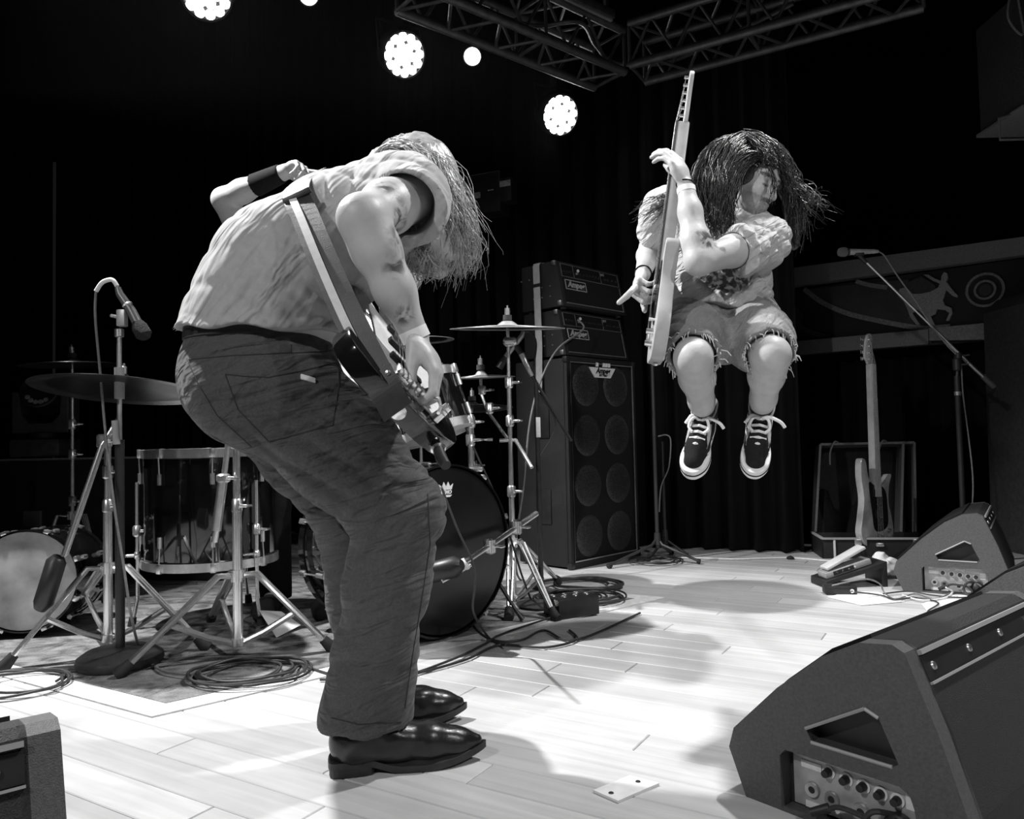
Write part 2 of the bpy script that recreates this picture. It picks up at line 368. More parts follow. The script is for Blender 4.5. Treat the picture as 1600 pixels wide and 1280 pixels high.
# ---- balcony front with painted frieze (hall side wall beyond the stage)
bA, bB = at(1205, 450, 6.0), at(1640, 388, 4.75)
bx_ = (bB - bA); bx_.z = 0; BLEN = bx_.length + .0; bX = bx_.normalized(); bN = Vector((bX.y, -bX.x, 0))   # bN points to the camera side
c2 = curtain('wall_right_drape', bA * 1.0 + Vector((-.3, .55, -bA.z)), bX, 3.6, at(1300, 552, 5.9).z, 9, nn=200); c2['kind'] = 'structure'
bal = thing('balcony_front', 'balcony front with two grey rails and painted frieze of a horse and rider', 'balcony', (bA.x, bA.y, 0)); O = bal.location
def bp(px, py):   # point on balcony front plane
    d = ray(px, py); t = (bA - CAM).dot(bN) / d.dot(bN); return CAM + d * t
def bal_poly(name, pts, m, t0, t1, parent=bal):
    W_ = [bp(*p) for p in pts]; loc = [((p - bA).dot(bX), (p - bA).z) for p in W_]
    return MB().prism(loc, t0, t1, (0, 0, bA.z), bX, (0, 0, 1)).build(name, m, parent, smooth=False)
mat('balcony_dark', .011, .8, noise=(4, .4)); mat('rail_paint', .17, .7, noise=(120, .2)); mat('frieze_panel', .035, .8, noise=(5, .3)); mat('frieze_line', .17, .7, noise=(60, .3)); mat('frieze_figure', .24, .7, noise=(90, .25)); mat('frieze_shade', .03, .7, noise=(60, .3))
bal_poly('panel', [(1195, 460), (1700, 390), (1700, 520), (1195, 560)], 'balcony_dark', -.06, 0)
bal_poly('rail', [(1190, 428), (1700, 360), (1700, 388), (1190, 456)], 'rail_paint', -.06, .07)
bal_poly('rail', [(1242, 535), (1455, 516), (1455, 539), (1242, 556)], 'rail_paint', -.02, .07)
bal_poly('rail', [(1455, 514), (1574, 503), (1574, 531), (1455, 533)], 'frieze_line', -.02, .05)
bal_poly('frieze_ground', [(1262, 452), (1420, 437), (1432, 512), (1385, 503), (1330, 488), (1290, 470)], 'frieze_panel', 0, .012)
def band(name, pts, wd, m):
    pts = [bp(*p) for p in pts]; m_ = MB(); c = bez(pts, 6); loc = [Vector(((p - bA).dot(bX), (p - bA).z, 0)) for p in c]; L_, R_ = [], []
    for i, p in enumerate(loc):
        d = (loc[min(i + 1, len(loc) - 1)] - loc[max(i - 1, 0)]).normalized(); n_ = Vector((-d.y, d.x, 0)) * wd / 2; L_.append((p + n_)[:2]); R_.append((p - n_)[:2])
    return m_.prism(L_ + R_[::-1], .002, .024, (0, 0, bA.z), bX, (0, 0, 1)).build(name, m, bal, smooth=False)
band('arc_stripe', [(1258, 452), (1285, 472), (1325, 490), (1380, 503), (1440, 513), (1486, 511)], .035, 'frieze_line')
band('arc_stripe', [(1339, 440), (1360, 446), (1388, 450)], .03, 'frieze_line')
band('arc_stripe', [(1240, 481), (1250, 492), (1250, 510), (1280, 524), (1300, 528)], .04, 'frieze_panel')
horse = [(1408, 452), (1418, 450), (1428, 460), (1440, 460), (1455, 457), (1468, 450), (1470, 444), (1460, 440), (1452, 435), (1445, 430), (1452, 430), (1462, 436), (1472, 440), (1473, 432), (1477, 426), (1482, 428), (1483, 436), (1480, 441), (1487, 450), (1493, 458), (1498, 462), (1497, 466), (1490, 463), (1480, 454), (1478, 462), (1475, 470), (1478, 478), (1488, 482), (1490, 490), (1484, 502), (1480, 502), (1485, 490), (1478, 485), (1466, 484), (1464, 491), (1456, 495), (1460, 503), (1463, 509), (1458, 508), (1450, 500), (1444, 492), (1436, 484), (1428, 490), (1434, 500), (1440, 508), (1434, 508), (1424, 496), (1420, 484), (1414, 472), (1404, 462)]
bal_poly('horse_and_rider', horse, 'frieze_figure', .004, .03)
bal_poly('shadow_horse', [(1384, 452), (1398, 450), (1410, 466), (1424, 486), (1432, 506), (1424, 506), (1408, 486), (1400, 470), (1386, 470)], 'frieze_shade', .002, .02)
bal_poly('shadow_horse', [(1420, 442), (1440, 432), (1462, 446), (1466, 456), (1440, 460), (1424, 458)], 'frieze_shade', .002, .02)
for rr, th in ((.105, .008), (.058, .007)):
    c = bp(1540, 453.5); MB().lathe([(rr - th, .0), (rr - th, .02), (rr + th, .02), (rr + th, 0)], c - bal.location, bN, 40, closed=True).build('ring', 'frieze_line', bal)
c = bp(1540, 453.5); MB().lathe([(.001, .012), (.035, .010), (.045, 0)], c - bal.location, bN, 30).build('disc', 'frieze_panel', bal)
# pillar at the right edge of the stage opening
pil = MB()
pts = [at(1576, 480, 4.6), at(1598, 458, 4.6), at(1760, 458, 4.6), at(1760, 1000, 4.6), at(1596, 1000, 4.6)]
pil.prism([((p - pts[0]).x, p.z) for p in pts], -.25, .25, (pts[0].x, pts[0].y, 0), (1, 0, 0), (0, 0, 1))
o = pil.build('column', mat('pillar', .028, .8, noise=(40, .3)), smooth=False); tag(o, 'dark grey column with chamfered top corner beside the balcony frieze', 'column')
# ================================================================ amplifier stack
AR = math.radians(45.5); AO = Vector((0.317, 4.37, 0))
aX = Vector((math.cos(AR), math.sin(AR), 0)); aY = Vector((-math.sin(AR), math.cos(AR), 0))
def amp_pt(x, y, z): return AO + aX * x + aY * y + Vector((0, 0, z))
cab = thing('speaker_cabinet', 'tall black bass cabinet with eight speakers, under the two amplifier heads', 'speaker cabinet', AO, AR)
MB().box((.33, .2175, .61), (.66, .385, 1.20), bev=.012).build('cabinet_body', 'tolex', cab)
m = MB()
for (c, s_) in (((.33, .012, 1.205), (.66, .024, .026)), ((.33, .012, .020), (.66, .024, .04)), ((.013, .012, .61), (.026, .024, 1.2)), ((.647, .012, .61), (.026, .024, 1.2))): m.box(c, s_, bev=.004)
m.build('front_frame', 'tolex', cab)
def hexcloth():
    m = bpy.data.materials.new('speaker_mesh'); m.use_nodes = True; nt = m.node_tree; b = nt.nodes['Principled BSDF']; N = nt.nodes.new; L = nt.links.new
    tc = N('ShaderNodeTexCoord'); mp = N('ShaderNodeMapping'); mp.inputs['Scale'].default_value = (1, 1, 1.6); L(tc.outputs['Object'], mp.inputs[0])
    v = N('ShaderNodeTexVoronoi'); v.inputs['Scale'].default_value = 70; v.inputs['Randomness'].default_value = .35; L(mp.outputs[0], v.inputs['Vector'])
    r = N('ShaderNodeMapRange'); r.inputs[1].default_value = .35; r.inputs[2].default_value = .75; r.inputs[3].default_value = .006; r.inputs[4].default_value = .05; L(v.outputs['Distance'], r.inputs[0])
    c = N('ShaderNodeCombineColor'); [L(r.outputs[0], c.inputs[i]) for i in range(3)]; L(c.outputs[0], b.inputs['Base Color']); b.inputs['Roughness'].default_value = .5
    M['speaker_mesh'] = m
hexcloth()
MB().box((.33, .016, .61), (.612, .006, 1.15)).build('grille_cloth', 'cloth_black', cab, smooth=False)
for zz in (1.055, .762, .468, .175):
    for xx in (.185, .475):
        sp = MB().lathe([(.122, .0), (.118, .003), (.09, .006), (.04, .0075), (.001, .008)], (xx, .013, zz), (0, -1, 0), 36).build('speaker', 'speaker_mesh', cab)
for b in (1.186, .043): MB().box((.33, -.001, b), (.60, .006, .006)).build('trim', 'trim_silver', cab, smooth=False)
m = MB(); m.box((.629, -.001, .614), (.006, .006, 1.143)); m.build('trim', 'trim_silver', cab, smooth=False)
m = MB(); m.box((.031, -.001, .614), (.004, .006, 1.143)); m.build('trim', mat('trim_dark', .12, .4, .6), cab, smooth=False)
pl = MB().prism([(-.125, .03), (.125, .03), (.075, -.03), (-.075, -.03)], -.004, .004, (.335, .004, 1.135), (1, 0, 0), (0, 0, 1)).build('badge', 'print_white', cab, smooth=False)
text('badge_lettering', 'Ampeg', .046, 'black_plastic', pl, (.335, 0, 1.145), (1, 0, 0), (0, 0, 1), .0015, .3, .002)
text('badge_lettering', 'SVT PRO', .02, 'black_plastic', pl, (.335, 0, 1.118), (1, 0, 0), (0, 0, 1), .0015, .2, .001)
for xx in (.28, .345, .37, .395): MB().box((xx, .0, 1.182), (.02, .012, .024), bev=.004).build('badge_tab', 'print_white', cab)
for zz in (.35, .85):
    MB().box((-.001, .2, zz), (.012, .12, .2), bev=.004).build('side_handle', 'black_plastic', cab)
for (xx, zz) in ((.01, .02), (.65, .02), (.01, 1.2), (.65, 1.2)): MB().box((xx, .012, zz), (.035, .035, .035), bev=.008).build('corner_cap', 'black_metal', cab)
def amp_head(label, z, dx, handle=True):
    h = thing('amplifier_head', label, 'amplifier', amp_pt(dx, .02, z), AR)
    prof = [(0.0, .012), (.33, .012), (.33, .285), (.055, .285)]
    MB().prism([(p[0], p[1]) for p in prof], 0, .61, (0, 0, 0), (0, 1, 0), (0, 0, 1)).build('cabinet_body', 'tolex', h, bevel=.008)
    tx = Vector((1, 0, 0)); ty = Vector((0, .055, .273)).normalized(); O = Vector((0, 0, .012))
    def fp(x, v, o=0.0): return O + tx * x + ty * v + tx.cross(ty) * o
    Rm = Matrix((tx, tx.cross(ty) * -1, ty)).transposed()
    def plate(x0, x1, v0, v1, t, o): return MB().box(fp((x0 + x1) / 2, (v0 + v1) / 2, o + t / 2), (x1 - x0, t, v1 - v0), Rm)
    plate(.03, .58, .185, .26, .004, .0).build('control_panel', mat('amp_panel', .012, .35), h, smooth=False)
    plate(.03, .58, .02, .175, .003, 0).build('grille_cloth', 'cloth_black', h, smooth=False)
    for (x0, x1, v0, v1) in ((.03, .58, .018, .022), (.576, .581, .02, .175), (.03, .58, .260, .262), (.03, .58, .184, .1855), (.03, .0315, .185, .26), (.14, .1415, .185, .26), (.40, .4015, .185, .26), (.578, .5795, .185, .26)):
        plate(x0, x1, v0, v1, .006, 0).build('trim', 'trim_silver' if v0 < .03 and x0 != .03 else mat('trim_thin', .3, .4, .5), h, smooth=False)
    for i, xx in enumerate((.05, .075, .1, .12, .17, .2, .23, .26, .29, .32, .35, .38, .44, .47, .51, .55)):
        MB().cyl(fp(xx, .215, .003), fp(xx, .215, .016), .0075, .006, 12).build('knob', 'black_plastic' if i != 4 else 'trim_silver', h)
    MB().cyl(fp(.185, .235, .003), fp(.185, .235, .010), .009, .009, 12).build('lamp', 'print_white', h)
    b = plate(.045, .235, .105, .165, .004, .002).build('badge', 'black_plastic', h, smooth=False)
    for (x0, x1, v0, v1) in ((.045, .235, .105, .109), (.045, .235, .161, .165), (.045, .049, .105, .165), (.231, .235, .105, .165)): plate(x0, x1, v0, v1, .006, .002).build('badge_frame', 'print_grey', b, smooth=False)
    text('badge_lettering', 'Ampeg', .052, 'print_grey', b, fp(.14, .137, .006), tx, ty, .001, .3, .002)
    text('panel_lettering', 'SVT', .022, 'print_grey', h, fp(.425, .243, .004), tx, ty, .001)
    for xx in (.04, .57):
        for yy in (.04, .29): MB().cyl((xx, yy, 0), (xx, yy, .014), .018, .016, 12).build('foot', 'rubber', h)
    if handle: MB().tube(bez([(.24, .19, .286), (.25, .19, .312), (.37, .19, .312), (.38, .19, .286)], 6), .008, 8).build('carry_handle', 'black_plastic', h)
    for zz in (.03, .27): MB().box((.004, .03 if zz < .1 else .07, zz), (.024, .03, .03), bev=.006).build('corner_cap', 'dull_chrome', h)
    for k in range(9):
        MB().cyl((-.004, .10 + .13 * (k % 3) * .5 + (.1 if k > 5 else 0), .08 + .06 * (k // 3)), (.001, .10 + .13 * (k % 3) * .5 + (.1 if k > 5 else 0), .08 + .06 * (k // 3)), .004, .004, 8).build('rivet', 'trim_silver', h)
    return h
amp_head('black bass amplifier head resting on the tall speaker cabinet, with a cable plugged in', 1.2135, .022, False)
amp_head('black bass amplifier head on top of another amplifier head', 1.50, .012)
# strap hung over the heads
m = MB(); W_ = .05
st = thing('strap', 'pale webbing strap hung over the side of the stacked amplifier heads', 'strap', amp_pt(0, .2, .9))
pth = [amp_pt(.25, .215, 1.788), amp_pt(.05, .215, 1.789), amp_pt(.008, .215, 1.788), amp_pt(.001, .215, 1.77), amp_pt(.0, .21, 1.5), amp_pt(-.001, .205, 1.3), amp_pt(-.012, .2, 1.1), amp_pt(-.018, .2, 1.02)]
vs = []; fs = []
for i, p in enumerate(pth):
    nn = Vector((0, 0, 1)) if i < 2 else -aX
    for a, b in ((-1, .002), (1, .002), (1, .005), (-1, .005)): vs.append(p + aY * (a * W_ / 2) + nn * b)
for i in range(len(pth) - 1):
    for k in range(4): fs.append((i * 4 + k, i * 4 + (k + 1) % 4, i * 4 + 4 + (k + 1) % 4, i * 4 + 4 + k))
fs += [(3, 2, 1, 0), tuple(len(vs) - 4 + k for k in range(4))]
m.add(vs, fs).build('webbing', 'strap_grey', st, off=st.location, smooth=False)
MB().box(amp_pt(-.004, .21, 1.655), (.006, .056, .02), Matrix.Rotation(AR, 3, 'Z')).build('buckle', 'black_plastic', st, off=st.location)
def cable(name, label, pts, r=.004, m='cable', n=8, grp=None, seg=8, floor_z=True):
    P = bez(pts, seg); root = P[0].copy()
    o = MB().tube(P, r, n).build(name, m, off=root); o.location = root; return tag(o, label, 'cable', grp)
jk = amp_pt(.022 + .10, .02 + .04, 1.212 + .225)
cable('instrument_cable', 'grey cable running from the lower amplifier head down to the floor', [jk - aY * .05, jk - aY * .09 - Vector((0, 0, .06)), at(872, 545, 4.2), at(845, 595, 4.1), at(828, 660, 4.0), at(818, 760, 3.95), at(806, 850, 3.9), G(812, 905, .01), G(850, 903, .01)], .0055, 'cable_grey')
# wall box behind the stack
wb = thing('equipment_box', 'black electrical box with small white stickers hung on the back curtain', 'box', at(755, 330, 5.35))
r_ = Matrix.Rotation(math.radians(-24), 3, 'Z'); o_ = wb.location
MB().box((0, 0, .1), (.34, .16, .28), r_, .006).build('housing', 'black_plastic', wb)
fx = r_ @ Vector((1, 0, 0)); fn = r_ @ Vector((0, -1, 0))
m = MB()
for (a, b, c, d) in ((-.165, .165, .235, .238), (-.168, -.165, 0, .235), (.165, .168, .14, .235)): m.box(fx * ((a + b) / 2) + fn * .081 + Vector((0, 0, (c + d) / 2)), (b - a, .003, d - c), r_)
m.build('edge_trim', mat('edge_wear', .1, .5), wb, smooth=False)
for (a, b, c, d) in ((.17, .25, .12, .16), (-.02, .02, .07, .11), (.08, .12, .108, .114)): MB().box(fx * ((a + b) / 2) + fn * .083 + Vector((0, 0, (c + d) / 2)), (b - a, .003, d - c), r_).build('sticker', mat('sticker', .4, .6, noise=(60, .4)), wb, smooth=False)
MB().box(fx * .21 + fn * .03 + Vector((0, 0, .1)), (.09, .1, .16), r_, .004).build('connector_block', 'black_plastic', wb)
MB().box(fx * 0 + fn * -.115 + Vector((0, 0, .2)), (.06, .08, .1), r_, .004).build('bracket', 'black_metal', wb)
# ================================================================ monitor wedges
WL, WH, WW = .49, .37, .62
prof = [(a * 1.07, b * 1.07) for a, b in [(.035, 0), (.0, .085), (.012, .125), (.11, .225), (.20, .30), (.27, .338), (.325, .345), (.345, .335), (.395, .21), (.435, .085), (.44, .0)]]
def wedge(label, loc, rz, jack=True, words=True):
    t = thing('stage_monitor', label, 'stage monitor', loc, rz, 'wedge monitors along the stage edge')
    # solid body, side panel shapes with recesses on the face y = 0
    f0 = None
    P2 = np.array(prof, dtype=np.float32)
    body = MB().prism(prof, -WW + .02, -.02, (0, 0, 0), (1, 0, 0), (0, 0, 1)).build('enclosure', 'wedge_dark', t, smooth=False)
    # side panels: slightly proud, with a cut-out handle and connector bay made from strips of geometry
    def panel(y0, y1, cut):
        bm = bmesh.new(); out = [bm.verts.new((p[0], y0, p[1])) for p in prof]; loops = [out]; es = [bm.edges.new((out[i], out[(i + 1) % len(out)])) for i in range(len(out))]
        for h in cut:
            vs = [bm.verts.new((p[0], y0, p[1])) for p in h]; es += [bm.edges.new((vs[i], vs[(i + 1) % len(vs)])) for i in range(len(vs))]
        r = bmesh.ops.triangle_fill(bm, use_beauty=True, use_dissolve=False, edges=es)
        fc = [g for g in r['geom'] if isinstance(g, bmesh.types.BMFace)]
        for f in list(bm.faces):
            c = f.calc_center_median()
            for h in cut:
                ins = False; n = len(h)
                for i in range(n):
                    a, b = h[i], h[(i + 1) % n]
                    if (a[1] > c.z) != (b[1] > c.z) and c.x < (b[0] - a[0]) * (c.z - a[1]) / (b[1] - a[1]) + a[0]: ins = not ins
                if ins: bm.faces.remove(f); break
        ex = bmesh.ops.extrude_face_region(bm, geom=bm.faces[:]); bmesh.ops.translate(bm, verts=[g for g in ex['geom'] if isinstance(g, bmesh.types.BMVert)], vec=(0, y1 - y0, 0))
        bmesh.ops.recalc_face_normals(bm, faces=bm.faces)
        me = bpy.data.meshes.new('side_panel'); bm.to_mesh(me); bm.free(); return link('side_panel', me, 'wedge_grey', t)
    hole = [(a * 1.07, b * 1.07) for a, b in [(.165, .165), (.275, .228), (.298, .218), (.328, .15), (.318, .143), (.175, .143)]]
    bay = [(.118, .005), (.118, .108), (.130, .122), (.35, .122), (.368, .112), (.375, .09), (.385, .005)]
    p1 = panel(.03, -.02, [hole, bay] if jack else [hole]); panel(WW - .03, WW + .02, [hole])
    for y in (.02, WW - .016): MB().prism([(p[0] * 1.0, p[1]) for p in hole], 0, .004, (0, y, 0), (1, 0, 0), (0, 0, 1)).build('handle_recess', 'black_plastic', t, smooth=False)
    m = MB()
    for i in range(len(hole)):
        a, b = hole[i], hole[(i + 1) % len(hole)]
        if i in (0, 1, 4): m.tube([(a[0], -.021, a[1]), (b[0], -.021, b[1])], .0035, 6)
    m.build('handle_edge', mat('wedge_edge', .3, .5), p1)
    # jack plate
    if jack:
        before = set(bpy.data.objects)
        jp = MB().box((.25, -.010, .062), (.25, .006, .108)).build('connector_plate', 'panel_steel', t, smooth=False)
        m_ = MB()
        for (xx, zz, r_) in ((.165, .045, .014), (.205, .040, .014), (.262, .035, .016), (.31, .034, .014)):
            MB().lathe([(r_ * .45, .0), (r_ * .5, .004), (r_, .005), (r_ * 1.05, 0)], (xx, -.005, zz), (0, 1, 0), 20).build('socket', 'dull_chrome', jp)
            MB().cyl((xx, -.006, zz), (xx, -.002, zz), r_ * .55, None, 16).build('socket_hole', 'black_plastic', jp)
        for (xx, zz) in ((.2, .09), (.235, .087), (.268, .085), (.30, .082), (.33, .08)):
            MB().cyl((xx, -.008, zz), (xx, .012, zz), .009, .007, 14).build('knob', 'black_plastic', jp); MB().cyl((xx, -.008, zz), (xx, -.004, zz), .013, .013, 16).build('knob_ring', 'print_white', jp)
        for (x0, x1, z0, z1) in ((.143, .185, .084, .098), (.143, .16, .105, .115), (.175, .23, .104, .110), (.25, .29, .104, .112), (.15, .22, .008, .02), (.275, .34, .006, .016), (.345, .368, .07, .1)):
            MB().box(((x0 + x1) / 2, -.006, (z0 + z1) / 2), (x1 - x0, .003, z1 - z0)).build('printed_label', 'print_white', jp, smooth=False)
        WORDS = words
        if False: text('lettering', 'Electro-Voice', .014, 'print_white', jp, (.2, -.005, .1125), (1, 0, 0), (0, 0, 1), .001)
        c1 = MB().tube(bez([(.2, .035, .028), (.215, .03, .035), (.24, .028, .046), (.29, .028, .042), (.315, .03, .022), (.30, .04, .0)], 8), .005, 8).build('lead', 'cable', t); MB().cyl((.185, .04, .022), (.215, .025, .036), .008, .0095, 12).build('plug', 'black_plastic', c1)
        MB().tube(bez([(.33, .0, .055), (.30, .03, .06), (.283, .03, .03), (.30, .04, .006), (.34, .04, .01), (.355, .035, .04), (.335, .02, .055)], 8), .0055, 8).build('lead', 'cable', t)
        MB().lathe([(.022, 0), (.026, .004), (.026, .02), (.016, .03), (.001, .032)], (.335, -.008, .035), (0, 1, 0), 20).build('power_plug', 'black_plastic', t)
        for o in set(bpy.data.objects) - before:
            o.data.transform(Matrix(((1, 0, 0, 0), (0, -1, 0, .012), (0, 0, 1, 0), (0, 0, 0, 1)))); o.data.flip_normals()
        if words: text('lettering', 'Electro-Voice', .014, 'print_white', jp, (.2, .018, .1125), (1, 0, 0), (0, 0, 1), .001)
    # recessed strip with bolts below the top edge, on the sloping rear
    d = Vector((.395 - .345, 0, .21 - .335)) * 1.07; dn = d.normalized(); nrm = Vector((-dn.z, 0, dn.x)); nrm = nrm if nrm.x > 0 else -nrm
    for (a, b, tt, mm, nm) in ((.004, .012, .008, 'wedge_edge', 'top_lip'), (.016, .058, .002, 'black_plastic', 'bolt_strip'), (.06, .064, .006, 'wedge_edge', 'strip_edge')):
        c = Vector((.369, 0, .358)) + dn * ((a + b) / 2) + nrm * (tt / 2); R_ = Matrix((Vector((0, 1, 0)), nrm.cross(Vector((0, 1, 0))) * -1, nrm)).transposed()
        MB().box((c.x, WW / 2, c.z), (WW - .05, b - a, tt), R_).build(nm, mm, t, smooth=False)
    for k in range(4):
        c = Vector((.369, .06 + k * (WW - .12) / 3, .358)) + dn * .037 + nrm * .002; MB().lathe([(.008, 0), (.007, .003), (.001, .005)], c, nrm, 12).build('bolt', 'dull_chrome', t)
    # perforated grille on the long slope facing the singers
    for i, (a, b) in enumerate(((2, 3), (3, 4), (4, 5))):
        A, B = Vector((prof[a][0], 0, prof[a][1])), Vector((prof[b][0], 0, prof[b][1])); dd = (B - A).normalized(); nn = Vector((-dd.z, 0, dd.x))
        R_ = Matrix((Vector((0, 1, 0)), dd, Vector((0, 1, 0)).cross(dd))).transposed(); c = (A + B) / 2 + nn * .003
        MB().box((c.x, WW / 2, c.z), (WW - .06, (B - A).length, .008), R_).build('grille', 'cloth_black', t, smooth=False)
    return t
WG = 'wedge monitors along the stage edge'
def wedge_at(label, pa, pb, **k):
    n1 = G(*pa); n2 = G(*pb); wr = math.atan2(n2.y - n1.y, n2.x - n1.x); return wedge(label, (n1.x - .035 * math.cos(wr), n1.y - .035 * math.sin(wr), 0), wr, **k)
def wedge_n(label, p, rz, **k): return wedge(label, (p.x - .037 * math.cos(math.radians(rz)), p.y - .037 * math.sin(math.radians(rz)), 0), math.radians(rz), **k)
W1 = wedge_n('grey stage monitor with lit connector bay, beside the white floor pocket plate', G(1174, 1240), -50)
W2 = wedge_n('grey stage monitor behind the pedals and paper sheets', G(1412, 922), -34)
W3 = wedge('grey stage monitor standing between two other stage monitors', (1.28, 2.42, 0), math.radians(-45), jack=False)
W4 = wedge('dark stage monitor standing alone, its bolt strip facing the rug corner side', (-1.37, .963, 0), math.radians(-50), jack=False)
# ================================================================ rug
rA, rB = G(237, 1122), G(1040, 935); rD = rA - E1 * 2.9; rC = rB - E1 * 2.9
rug = thing('rug', 'worn patterned rug with pale border under the drum kit', 'rug', (rA.x, rA.y, 0))
def quad_inset(q, d):
    out = []
    for i in range(4):
        p, a, b = q[i], q[i - 1], q[(i + 1) % 4]; e1 = (a - p).normalized(); e2 = (b - p).normalized(); s_ = abs(e1.cross(e2).z); out.append(p + (e1 + e2) * (d / s_))
    return out
Q0 = [rA, rB, rC, rD]; Q1 = quad_inset(Q0, .085); Q2 = quad_inset(Q0, .1)
def slab(q, z0, z1):
    m = MB(); return m.add([(p.x, p.y, z0) for p in q] + [(p.x, p.y, z1) for p in q], [(3, 2, 1, 0), (4, 5, 6, 7)] + [(i, (i + 1) % 4, 4 + (i + 1) % 4, 4 + i) for i in range(4)])
def rug_mat():
    m = bpy.data.materials.new('rug_field'); m.use_nodes = True; nt = m.node_tree; b = nt.nodes['Principled BSDF']; N = nt.nodes.new; L = nt.links.new
    tc = N('ShaderNodeTexCoord'); n = N('ShaderNodeTexNoise'); n.inputs['Scale'].default_value = 9; n.inputs['Detail'].default_value = 8; n.inputs['Distortion'].default_value = 1.5; L(tc.outputs['Object'], n.inputs['Vector'])
    mp = N('ShaderNodeMapping'); mp.inputs['Scale'].default_value = (7, 20, 1); mp.inputs['Rotation'].default_value = (0, 0, -PHI); L(tc.outputs['Object'], mp.inputs[0]); v = N('ShaderNodeTexVoronoi'); v.inputs['Scale'].default_value = 1.2; L(mp.outputs[0], v.inputs['Vector'])
    n3 = N('ShaderNodeTexNoise'); n3.inputs['Scale'].default_value = 160; L(tc.outputs['Object'], n3.inputs['Vector'])
    a = N('ShaderNodeMath'); a.operation = 'ADD'; L(n.outputs['Fac'], a.inputs[0]); s2 = N('ShaderNodeMath'); s2.operation = 'MULTIPLY'; s2.inputs[1].default_value = .32; L(v.outputs['Distance'], s2.inputs[0]); L(s2.outputs[0], a.inputs[1])
    a2 = N('ShaderNodeMath'); a2.operation = 'ADD'; s3 = N('ShaderNodeMath'); s3.operation = 'MULTIPLY'; s3.inputs[1].default_value = .35; L(n3.outputs['Fac'], s3.inputs[0]); L(a.outputs[0], a2.inputs[0]); L(s3.outputs[0], a2.inputs[1])
    r = N('ShaderNodeMapRange'); r.inputs[1].default_value = .55; r.inputs[2].default_value = 1.0; r.inputs[3].default_value = .025; r.inputs[4].default_value = .24; L(a2.outputs[0], r.inputs[0])
    c = N('ShaderNodeCombineColor'); [L(r.outputs[0], c.inputs[i]) for i in range(3)]; L(c.outputs[0], b.inputs['Base Color']); b.inputs['Roughness'].default_value = .95; b.inputs['Specular IOR Level'].default_value = .1
    bp_ = N('ShaderNodeBump'); bp_.inputs['Strength'].default_value = .6; bp_.inputs['Distance'].default_value = .004; L(n3.outputs['Fac'], bp_.inputs['Height']); L(bp_.outputs[0], b.inputs['Normal']); return m
slab(Q0, .0005, .0045).build('border', mat('rug_border', .62, .95, 0, .1, bump=(240, .4), noise=(30, .12)), rug, off=rug.location, smooth=False)
slab(Q1, .004, .006).build('field', rug_mat(), rug, off=rug.location, smooth=False)
# ================================================================ drum hardware
def leg_set(t, o, ctr, collar_z, base_z, feet, m='chrome', r=.011, rub=.022, dbl=True):
    """three folding legs with braces and rubber feet, world coordinates"""
    C = Vector((ctr.x, ctr.y, collar_z)); B = Vector((ctr.x, ctr.y, base_z))
    MB().cyl(C - Vector((0, 0, .02)), C + Vector((0, 0, .02)), .024, .024, 14).build('leg_collar', m, t, off=o); MB().cyl(B - Vector((0, 0, .012)), B + Vector((0, 0, .014)), .022, .022, 14).build('brace_collar', m, t, off=o)
    for f in feet:
        f = Vector((f[0], f[1], 0)); d = (f - Vector((C.x, C.y, 0))); h = d.normalized(); s_ = h.cross(Vector((0, 0, 1)))
        top = C + h * .025; knee = C + h * .065 + Vector((0, 0, .004)); end = f + Vector((0, 0, .03)) - h * .02; mid = knee.lerp(end, .55); m_ = MB()
        for k in ((-1, 1) if dbl else (0,)): m_.tube([top + s_ * (.012 * k), knee + s_ * (.012 * k), mid + s_ * (.010 * k), end + s_ * (.005 * k)], r * (.62 if dbl else 1), 8)
        lg = m_.build('leg', m, t, off=o)
        if dbl: lg['kind'] = 'stuff' if False else lg.get('kind', 'part')
        br = MB().tube([B + h * .02, B.lerp(mid, .45) - Vector((0, 0, .012)), mid], r * .7, 8).build('brace', m, t, off=o)
        dirn = (end - mid).normalized(); MB().tube([end - dirn * .02, end + dirn * .02, f + Vector((0, 0, .006)) + h * .012], [rub * .75, rub, rub * .85], 10).build('rubber_foot', 'rubber', lg, off=o)
        MB().cyl(mid - s_ * .016, mid + s_ * .016, .006, .006, 8).build('rivet', m, lg, off=o)
def wing(t, o, p, d, m='chrome'):
    d = Vector(d).normalized(); x, y, _ = frame(d); a = MB().cyl(p, p + d * .03, .007, .006, 10); a.box(p + d * .034, (.034, .008, .014), Matrix((x, y, d)).transposed(), .003); return a.build('wing_nut', m, t, off=o)
def clamp(t, o, p, m='chrome', r=.019, h=.05, side=(1, -.4, 0)):
    MB().lathe([(r * .7, -h / 2), (r, -h / 2 + .006), (r, h / 2 - .006), (r * .75, h / 2)], p, (0, 0, 1), 16).build('clamp', m, t, off=o); wing(t, o, p + Vector(side).normalized() * r * .8, side, m)
